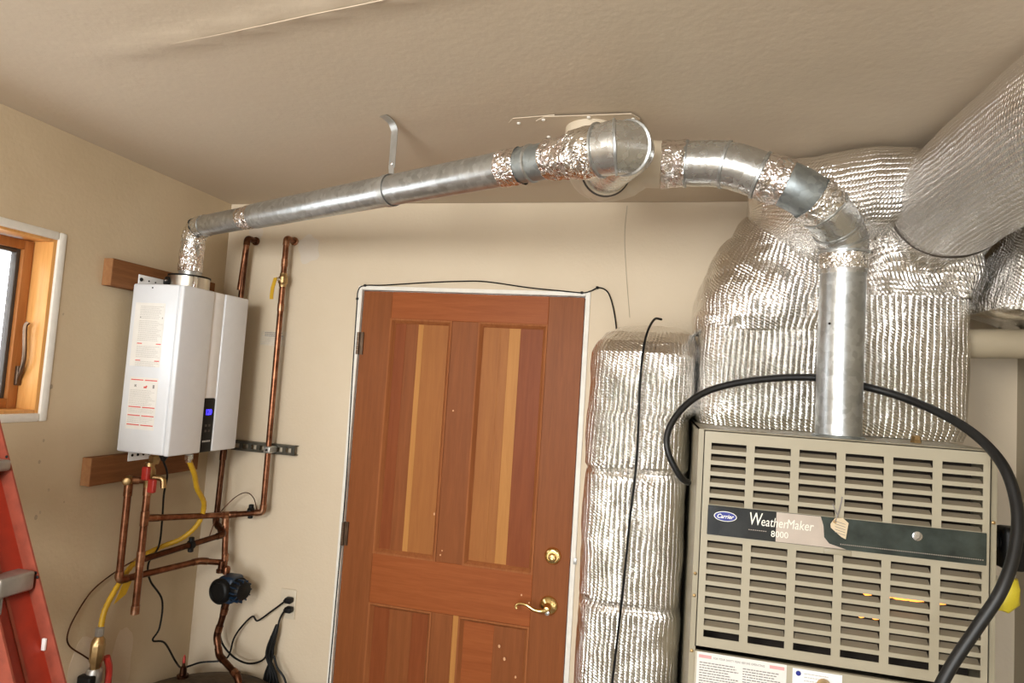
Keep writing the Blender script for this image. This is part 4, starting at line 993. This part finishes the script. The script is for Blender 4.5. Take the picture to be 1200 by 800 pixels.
build('emblem_ring', ell(BM(), q.x, q.z, .0255, .0115, yt, yt+.0004), M['letter'], ns, smooth=False)
build('emblem', ell(BM(), q.x, q.z, .0240, .0102, yt-.0003, yt+.0001), M['logo_blue'], ns, smooth=False)
text_mesh('emblem_lettering', 'Carrier', .0135, M['letter'], ns, (q.x-.0195, yt-.0006, q.z-.0042), shear=.35, bold=.0002, sx=.90)
q = P(877, 612, Y=yt)
text_mesh('lettering', 'W', .041, M['letter'], ns, (q.x, yt-.0002, q.z-.004), shear=.15, sx=.66)
text_mesh('lettering', 'eather', .030, M['letter'], ns, (q.x+.0265, yt-.0002, q.z-.004), shear=.15, sx=.72)
text_mesh('lettering', 'Maker', .030, M['letter'], ns, (q.x+.0815, yt-.0002, q.z-.004), shear=.15, sx=.74)
q2 = P(903, 629, Y=yt)
text_mesh('model_number', '8000', .020, M['letter'], ns, (q2.x, yt-.0002, q2.z+.001), sx=.95)
bm = BM(); 
for k in range(9): box(bm, q.x+.001+k*.0045, q.x+.0035+k*.0045, yt-.0002, yt, q.z-.0165, q.z-.0150)
xk = P(985, 637, Y=yt).x
while xk < sxb-.006: box(bm, xk, xk+.0016, yt-.0002, yt+.0006, z0s+.0105, z0s+.0125); xk += .0042
build('dotted_line', bm, M['reflection_print'], ns, smooth=False)['kind'] = 'stuff'
q = P(1075, 628, Y=ys2); build('silver_spot', lathe(BM(), q, (0, -1, 0), [(0, .010), (.001, .010), (.002, .006), (.0015, .001)], 16), M['steel'], ns)
# lower door
lzt = H-.588
ldr = build('lower_door', box(BM(), px0, px1, FY-.010, FY+.004, .06, lzt, .004, 2), M['beige'], fu)
lbx0 = P(817, 765, Y=FY-.0105).x; lbx1 = P(922, 780, Y=FY-.0105).x; ltz = P(820, 763, Y=FY-.0105).z
yl = FY-.0102
lb = sheet('safety_label', lbx0, lbx1, ltz-.30, ltz, yl, M['paper'], ldr); lb.parent = fu
bm = BM(); box(bm, lbx0+.004, lbx0+.032, yl-.0010, yl-.0006, ltz-.013, ltz-.006); box(bm, lbx1-.036, lbx1-.005, yl-.0010, yl-.0006, ltz-.013, ltz-.006)
build('pink_heading', bm, M['paper_pink'], lb, smooth=False)
text_mesh('heading', 'FOR YOUR SAFETY READ BEFORE OPERATING', .0064, M['ink'], lb, (lbx0+.036, yl-.0007, ltz-.0125), sx=.84)
bm = BM(); lines(bm, lbx0+.006, (lbx0+lbx1)/2-.004, ltz-.20, ltz-.022, yl-.0007, .0058, .0022, 11); lines(bm, (lbx0+lbx1)/2+.004, lbx1-.006, ltz-.20, ltz-.022, yl-.0007, .0058, .0022, 12)
build('small_print', bm, M['ink'], lb, smooth=False)['kind'] = 'stuff'
q = P(929, 782, Y=yl); q3 = P(987, 790, Y=yl)
wl2 = build('white_sticker', box(BM(), q.x, q3.x, yl-.0007, yl, q.z-.09, q.z, .0), plain('white sticker', (.86, .88, .90), .3, var=.02), fu, smooth=False)
bm = BM(); lines(bm, q.x+.024, q3.x-.012, q.z-.026, q.z-.008, yl-.0008, .0075, .0016, 5, .4); build('small_print', bm, M['ink_light'], wl2, smooth=False)
build('sticker_mark', lathe(BM(), (q.x+.012, yl-.0006, q.z-.010), (0, -1, 0), [(0, .0055), (.0003, .0055), (.0004, .0045)], 16), M['logo_blue'], wl2)
q = P(968, 797, Y=yl-.02); build('latch_handle', lathe(BM(), q+V((0, .02, -.02)), (0, -1, .3), [(0, .016), (.01, .014), (.024, .008), (.026, .001)], 14), M['brass_old'], fu)
for px, py in ((810, 671), (811, 697), (810, 762), (1163, 612)): screw('casing_screw', (FX0+.006 if px < 1000 else FX1-.007, FY-.0005, P(px, py, Y=FY).z), (0, -1, 0), .004, M['brass_old'], fu)
build('vent_opening_ring', lathe(BM(), (rp[-1].x, rp[-1].y, FZ), (0, 0, 1), [(0, .060), (.004, .058), (.006, .053)], 36), M['galv_dark'], fu)
q = V((P(1068, 512, Y=1.75).x, 1.72, FZ)); bb = build('brass_plug', lathe(BM(), q, (0, 0, 1), [(0, .012), (.005, .012), (.006, .010), (.016, .010), (.018, .007)], 6), M['brass_old'], fu)
# catch that straddles the strip's lower edge
q = P(982, 648, Y=FY-.012); build('door_catch', box(BM(), q.x-.03, q.x+.028, FY-.013, FY-.009, q.z-.004, q.z+.008, .002), M['beige_side'], fu)

# paper tag on a string
q = P(984, 617, Y=FY-.020); tg = thing('paper_tag', 'small tan card tag tied on the furnace name strip', 'tag', q-V((0, 0, .03)))
bm = BM(); tp = [(-.010, .018), (.006, .020), (.018, .010), (.013, -.026), (.004, -.022), (-.018, -.004), (-.019, .004)]
A_ = [bm.verts.new((q.x+x, q.y, q.z+z)) for x, z in tp]; B_ = [bm.verts.new((q.x+x, q.y+.0008, q.z+z)) for x, z in tp]
bm.faces.new(A_); bm.faces.new(B_[::-1])
for k in range(7): bm.faces.new((A_[k], B_[k], B_[(k+1) % 7], A_[(k+1) % 7]))
bmesh.ops.recalc_face_normals(bm, faces=bm.faces[:]); build('card', bm, M['manila'], tg, smooth=False)
bm = BM()
for k in range(5): box(bm, -.011, .011, -.0003, 0, -.0006, .0006, M=Matrix.Translation((q.x+.001, q.y-.0002, q.z+.009-.006*k)) @ Matrix.Rotation(R(14), 4, 'Y'))
build('card_print', bm, M['ink'], tg, smooth=False)
build('eyelet', lathe(BM(), (q.x-.010, q.y+.0004, q.z+.010), (0, -1, 0), [(0, .004), (.0015, .0035), (.0016, .001)], 10), M['brass_old'], tg)
build('string', tube(BM(), crom([q+V((-.010, -.001, .010)), q+V((-.004, .003, .025)), P(985, 592, Y=FY-.012), P(987, 582, Y=FY-.011)], 5), .0013, 6), M['ink'], tg)
build('string', tube(BM(), crom([q+V((-.004, .003, .025)), q+V((-.008, .006, .032)), P(976, 590, Y=FY-.011)], 5), .0012, 6), M['ink'], tg)

# ------------------------------------------------------------------ foil wrapped ducts
ex, ey, ez = V((1, 0, 0)), V((0, 1, 0)), V((0, 0, 1))
# plenum on top of the furnace
PX0, PX1, PY0, PY1 = .082, .772, 1.862, 2.34
cx, cy = (PX0+PX1)/2, (PY0+PY1)/2; hx, hy = (PX1-PX0)/2, (PY1-PY0)/2
st = [((cx, cy, FZ+.001), ex*hx*.985, ey*hy*.98, 7), ((cx, cy, FZ+.03), ex*hx, ey*hy, 8), ((cx+.003, cy, H+.17), ex*hx*1.0, ey*hy, 8), ((cx+.003, cy, H+.30), ex*hx, ey*hy, 7), ((cx+.003, cy+.01, H+.335), ex*hx*.93, ey*hy*.92, 5)]
pb = build('supply_plenum', loft(BM(), st, 260, 22, amp=.002, fr=14, crease=.003, cfr=8, seed=1), M['foil'], sharp=180)
tag(pb, 'foil-wrapped box plenum standing on top of the beige furnace', 'duct')
# fallen-down return duct left of the furnace
z5, z7 = P(750, 556, Y=1.87).z, P(750, 716, Y=1.87).z
rx0, rx1 = -.232, .070; cx, hx = (rx0+rx1)/2, (rx1-rx0)/2; cy, hy = 2.105, .245
def rst(z, k=1, kx=1, dy=0, q=5, dx=0): return ((cx+dx, cy+dy, z), ex*hx*k*kx, ey*hy*k, q)
st = [rst(.001, .97), rst(z7-.16, .985), rst(z7-.012, .985), rst(z7, .935), rst(z7+.012, .985), rst((z5+z7)/2, 1.0), rst(z5-.014, .985), rst(z5, .93), rst(z5+.016, 1.0), rst(H-.068, 1.0), rst(H-.055, 1.0, 1.04, dx=.006), rst(H+.06, 1.0, 1.05, q=5, dx=.007), rst(H+.115, .985, 1.06, q=5, dy=.004, dx=.008), rst(H+.150, .93, 1.08, .02, 4, .012), rst(H+.185, .80, 1.17, .05, 3.6, .018), rst(H+.212, .56, 1.25, .10, 3, .022), rst(H+.224, .30, 1.5, .15, 2.6, .03)]
pb = build('return_duct', loft(BM(), st, 220, 12, amp=.003, fr=12, crease=.005, cfr=7, seed=2), M['foil'], sharp=180)
tag(pb, 'tall foil-wrapped duct standing between the wooden door and furnace', 'duct')
# rounded foil elbow, upper left of the plenum
def sst(z, xa, xb, ya, yb, q=3.5): return (((xa+xb)/2, (ya+yb)/2, z), ex*(xb-xa)/2, ey*(yb-ya)/2, q)
st = [sst(H+.180, .10, .44, 1.90, 2.32), sst(H+.195, .078, .47, 1.858, 2.33, 4.5), sst(H+.23, .070, .48, 1.842, 2.34, 4.5), sst(H+.29, .070, .49, 1.842, 2.34, 4), sst(H+.35, .088, .50, 1.855, 2.34, 3.6), sst(H+.42, .118, .50, 1.88, 2.34, 3.2), sst(H+.49, .155, .50, 1.915, 2.34, 2.9), sst(H+.55, .195, .50, 1.96, 2.34, 2.7), sst(H+.60, .25, .49, 2.02, 2.32, 2.5), sst(H+.625, .31, .45, 2.08, 2.28, 2.4)]
pb = build('foil_elbow', loft(BM(), st, 200, 12, amp=.004, fr=8, crease=.013, cfr=6, seed=3), M['foil'], sharp=180)
tag(pb, 'bulging crumpled foil-wrapped elbow above the plenum left of the vent pipe', 'duct')
# upper duct lying under the ceiling
def yst(x, yc, zc, a, b_, q=2.5, tilt=0): return ((x, yc, H+zc), V((0, 1, tilt))*a, V((0, 0, 1))*b_, q)
st = [yst(.215, 2.06, .57, .06, .04), yst(.235, 2.03, .57, .14, .08), yst(.30, 1.97, .555, .20, .12), yst(.38, 1.93, .55, .22, .135), yst(.48, 1.91, .565, .22, .122), yst(.58, 1.91, .570, .21, .118), yst(.66, 1.95, .575, .16, .10)]
pb = build('ceiling_duct', loft(BM(), st, 200, 12, amp=.004, fr=9, crease=.007, cfr=6, seed=4), M['foil'], sharp=180)
tag(pb, 'foil-wrapped duct pressed against the ceiling behind the big round duct', 'duct')
# big round duct coming forward to the right
path = [V((.667, 1.80, H+.520)), V((.670, 1.65, H+.535)), V((.675, 1.46, H+.543)), V((.69, 1.20, H+.545)), V((.75, .98, H+.545)), V((.90, .85, H+.545)), V((XR-.001, .83, H+.545))]
pts = crom(path, 4); fr_ = frames(pts); L_ = len(pts)
st = [(p, F[1]*q, F[2]*q, 2) for p, F, q in zip(pts, fr_, [.134, .140]+[.139]*5+[.1355]+[.137]*60)]
pb = build('round_duct', loft(BM(), st, 160, 5, amp=.002, fr=10, crease=.003, cfr=7, seed=5), M['foil_big'], sharp=180)
tag(pb, 'big round foil-wrapped duct rising to the right edge under the ceiling', 'duct')
T_, A_, B_ = fr_[1]
build('edge_seam', tube(BM(), [pts[0]+T_*.004+A_*(.1365*math.cos(k*math.pi/24))+B_*(.1365*math.sin(k*math.pi/24)) for k in range(49)], .0032, 6), M['grey_gasket'], pb)
# gathered neck between plenum and round duct
st = [((.628, 2.03, H+.300), ex*.150, ey*.160, 5), ((.630, 2.03, H+.336), ex*.152, ey*.170, 5), ((.640, 2.00, H+.41), ex*.158, V((0, .86, -.5))*.19, 3.6), ((.652, 1.93, H+.465), ex*.152, V((0, .55, -.83))*.17, 2.8), ((.662, 1.86, H+.505), ex*.147, V((0, .2, -.98))*.150, 2.2), ((.667, 1.82, H+.517), ex*.136, V((0, .05, -1))*.136, 2), ((.667, 1.79, H+.520), ex*.126, V((0, .05, -1))*.126, 2)]
bm = loft(BM(), st, 200, 14, amp=.004, fr=16, crease=.016, cfr=8, seed=6, caps=False)
pb = build('duct_neck', bm, M['foil_side'], sharp=180)
tag(pb, 'pleated foil neck joining the plenum to the big round duct', 'duct')
# side piece behind, towards the right wall
c = V((.885, 1.90, H+.33))
ax_ = V((.25, 0, 1)).normalized()
st = [(c-ax_*.085, V((.075, 0, -.02)), ey*.12, 5), (c-ax_*.06, V((.085, 0, -.022)), ey*.13, 5), (c+ax_*.05, V((.085, 0, -.02)), ey*.13, 5), (c+ax_*.16, V((.08, 0, -.02)), ey*.12, 4), (c+ax_*.21, V((.05, 0, -.01)), ey*.08, 3)]
pb = build('foil_side_wrap', loft(BM(), st, 120, 12, amp=.003, fr=12, crease=.008, cfr=8, seed=7), M['foil'], sharp=180)
tag(pb, 'short foil-wrapped duct end hanging right of the pleated neck', 'duct')
# cord over the left duct
def yd(px, py, Y=1.835): return P(px, py, Y=Y)
cord('draped_cord', [yd(775, 374, 1.99), yd(767, 374, 1.95), yd(759, 388, 1.88), yd(754, 410, 1.845), yd(750, 450, 1.84), yd(748, 500, 1.842), yd(745, 550, 1.842), yd(738, 610, 1.84), yd(730, 690, 1.84), yd(722, 760, 1.845), yd(714, 830, 1.845)], .0036, 'thin black cord draped down the tall foil-wrapped duct')
# black hose loop
hp_ = [V((FX0-.012, 1.78, P(812, 566, Y=1.78).z)), P(797, 558, Y=1.75), P(783, 530, Y=1.74), P(783, 505, Y=1.75), P(800, 478, Y=1.77), P(830, 458, Y=1.79), P(880, 446, Y=1.80), P(950, 442, Y=1.80), P(1010, 452, Y=1.78), P(1070, 470, Y=1.72), P(1130, 500, Y=1.62), P(1172, 540, Y=1.52), P(1191, 590, Y=1.47), P(1190, 640, Y=1.44), P(1174, 690, Y=1.42), P(1145, 735, Y=1.42), P(1118, 775, Y=1.42), P(1098, 812, Y=1.42), P(1085, 850, Y=1.43)]
hpp = crom(hp_, 8)
tag(build('black_hose', tube(BM(), hpp, [.0080+.0030*min(1, i/110) for i in range(len(hpp))], 14), M['rubber']), 'thick black hose looping behind the vent pipe and across the furnace front', 'hose')
# pvc pipe at right
a_ = V((PX1-.02, 2.10, H+.205)); b2_ = V((XR+.02, 2.02, H+.225))
y1_ = P(1155, 403, Y=1.98); y2_ = P(1200, 400, Y=1.98); dpv = (y2_-y1_); dpv.z = 0; dpv = V((1, .0, .015))
pa = V((PX1-.01, 1.98, y1_.z-.002))
tag(build('drain_pipe', tube(BM(), [pa, V((XR+.01, 1.98, y1_.z+.012))], .040, 32), plain('dull cream plastic', (.40, .335, .235), .45, var=.05, vs=10)), 'cream plastic pipe running from the foil plenum to the right wall', 'pipe')
# gas connection at the right of the furnace
gc = thing('gas_connector', 'black gas fitting with yellow tape on the right side of the furnace', 'gas fitting', (FX1+.03, 1.70, P(1175, 700, Y=1.7).z))
p = V((FX1, 1.72, P(1172, 634, Y=1.72).z))
build('nipple', tube(BM(), [p, p+V((.035, 0, 0))], .013, 16), M['brass_old'], gc)
build('black_union', lathe(BM(), p+V((.018, 0, 0)), (1, 0, 0), [(0, .016), (.004, .026), (.022, .026), (.03, .018), (.08, .018)], 12), M['black'], gc)
build('black_tee', box(BM(), p.x+.05, p.x+.10, p.y-.03, p.y+.03, p.z-.06, p.z+.035, .012, 3), M['black'], gc)
build('drop_pipe', tube(BM(), [p+V((.075, 0, -.05)), p+V((.070, 0, -.13))], .012, 12), M['paper'], gc)
q = P(1177, 694, Y=1.70); bm = lathe(BM(), q+V((.012, 0, .035)), (-.25, 0, -1), [(0, .014), (.02, .022), (.05, .024), (.075, .014), (.078, .001)], 14)
o = build('yellow_tape', bm, M['yellow_tape'], gc); crumple(o, .006, 40, 2)
build('bracket', box(BM(), FX1, FX1+.012, 1.63, 1.66, q.z-.02, q.z+.05, .002), M['beige_side'], gc)
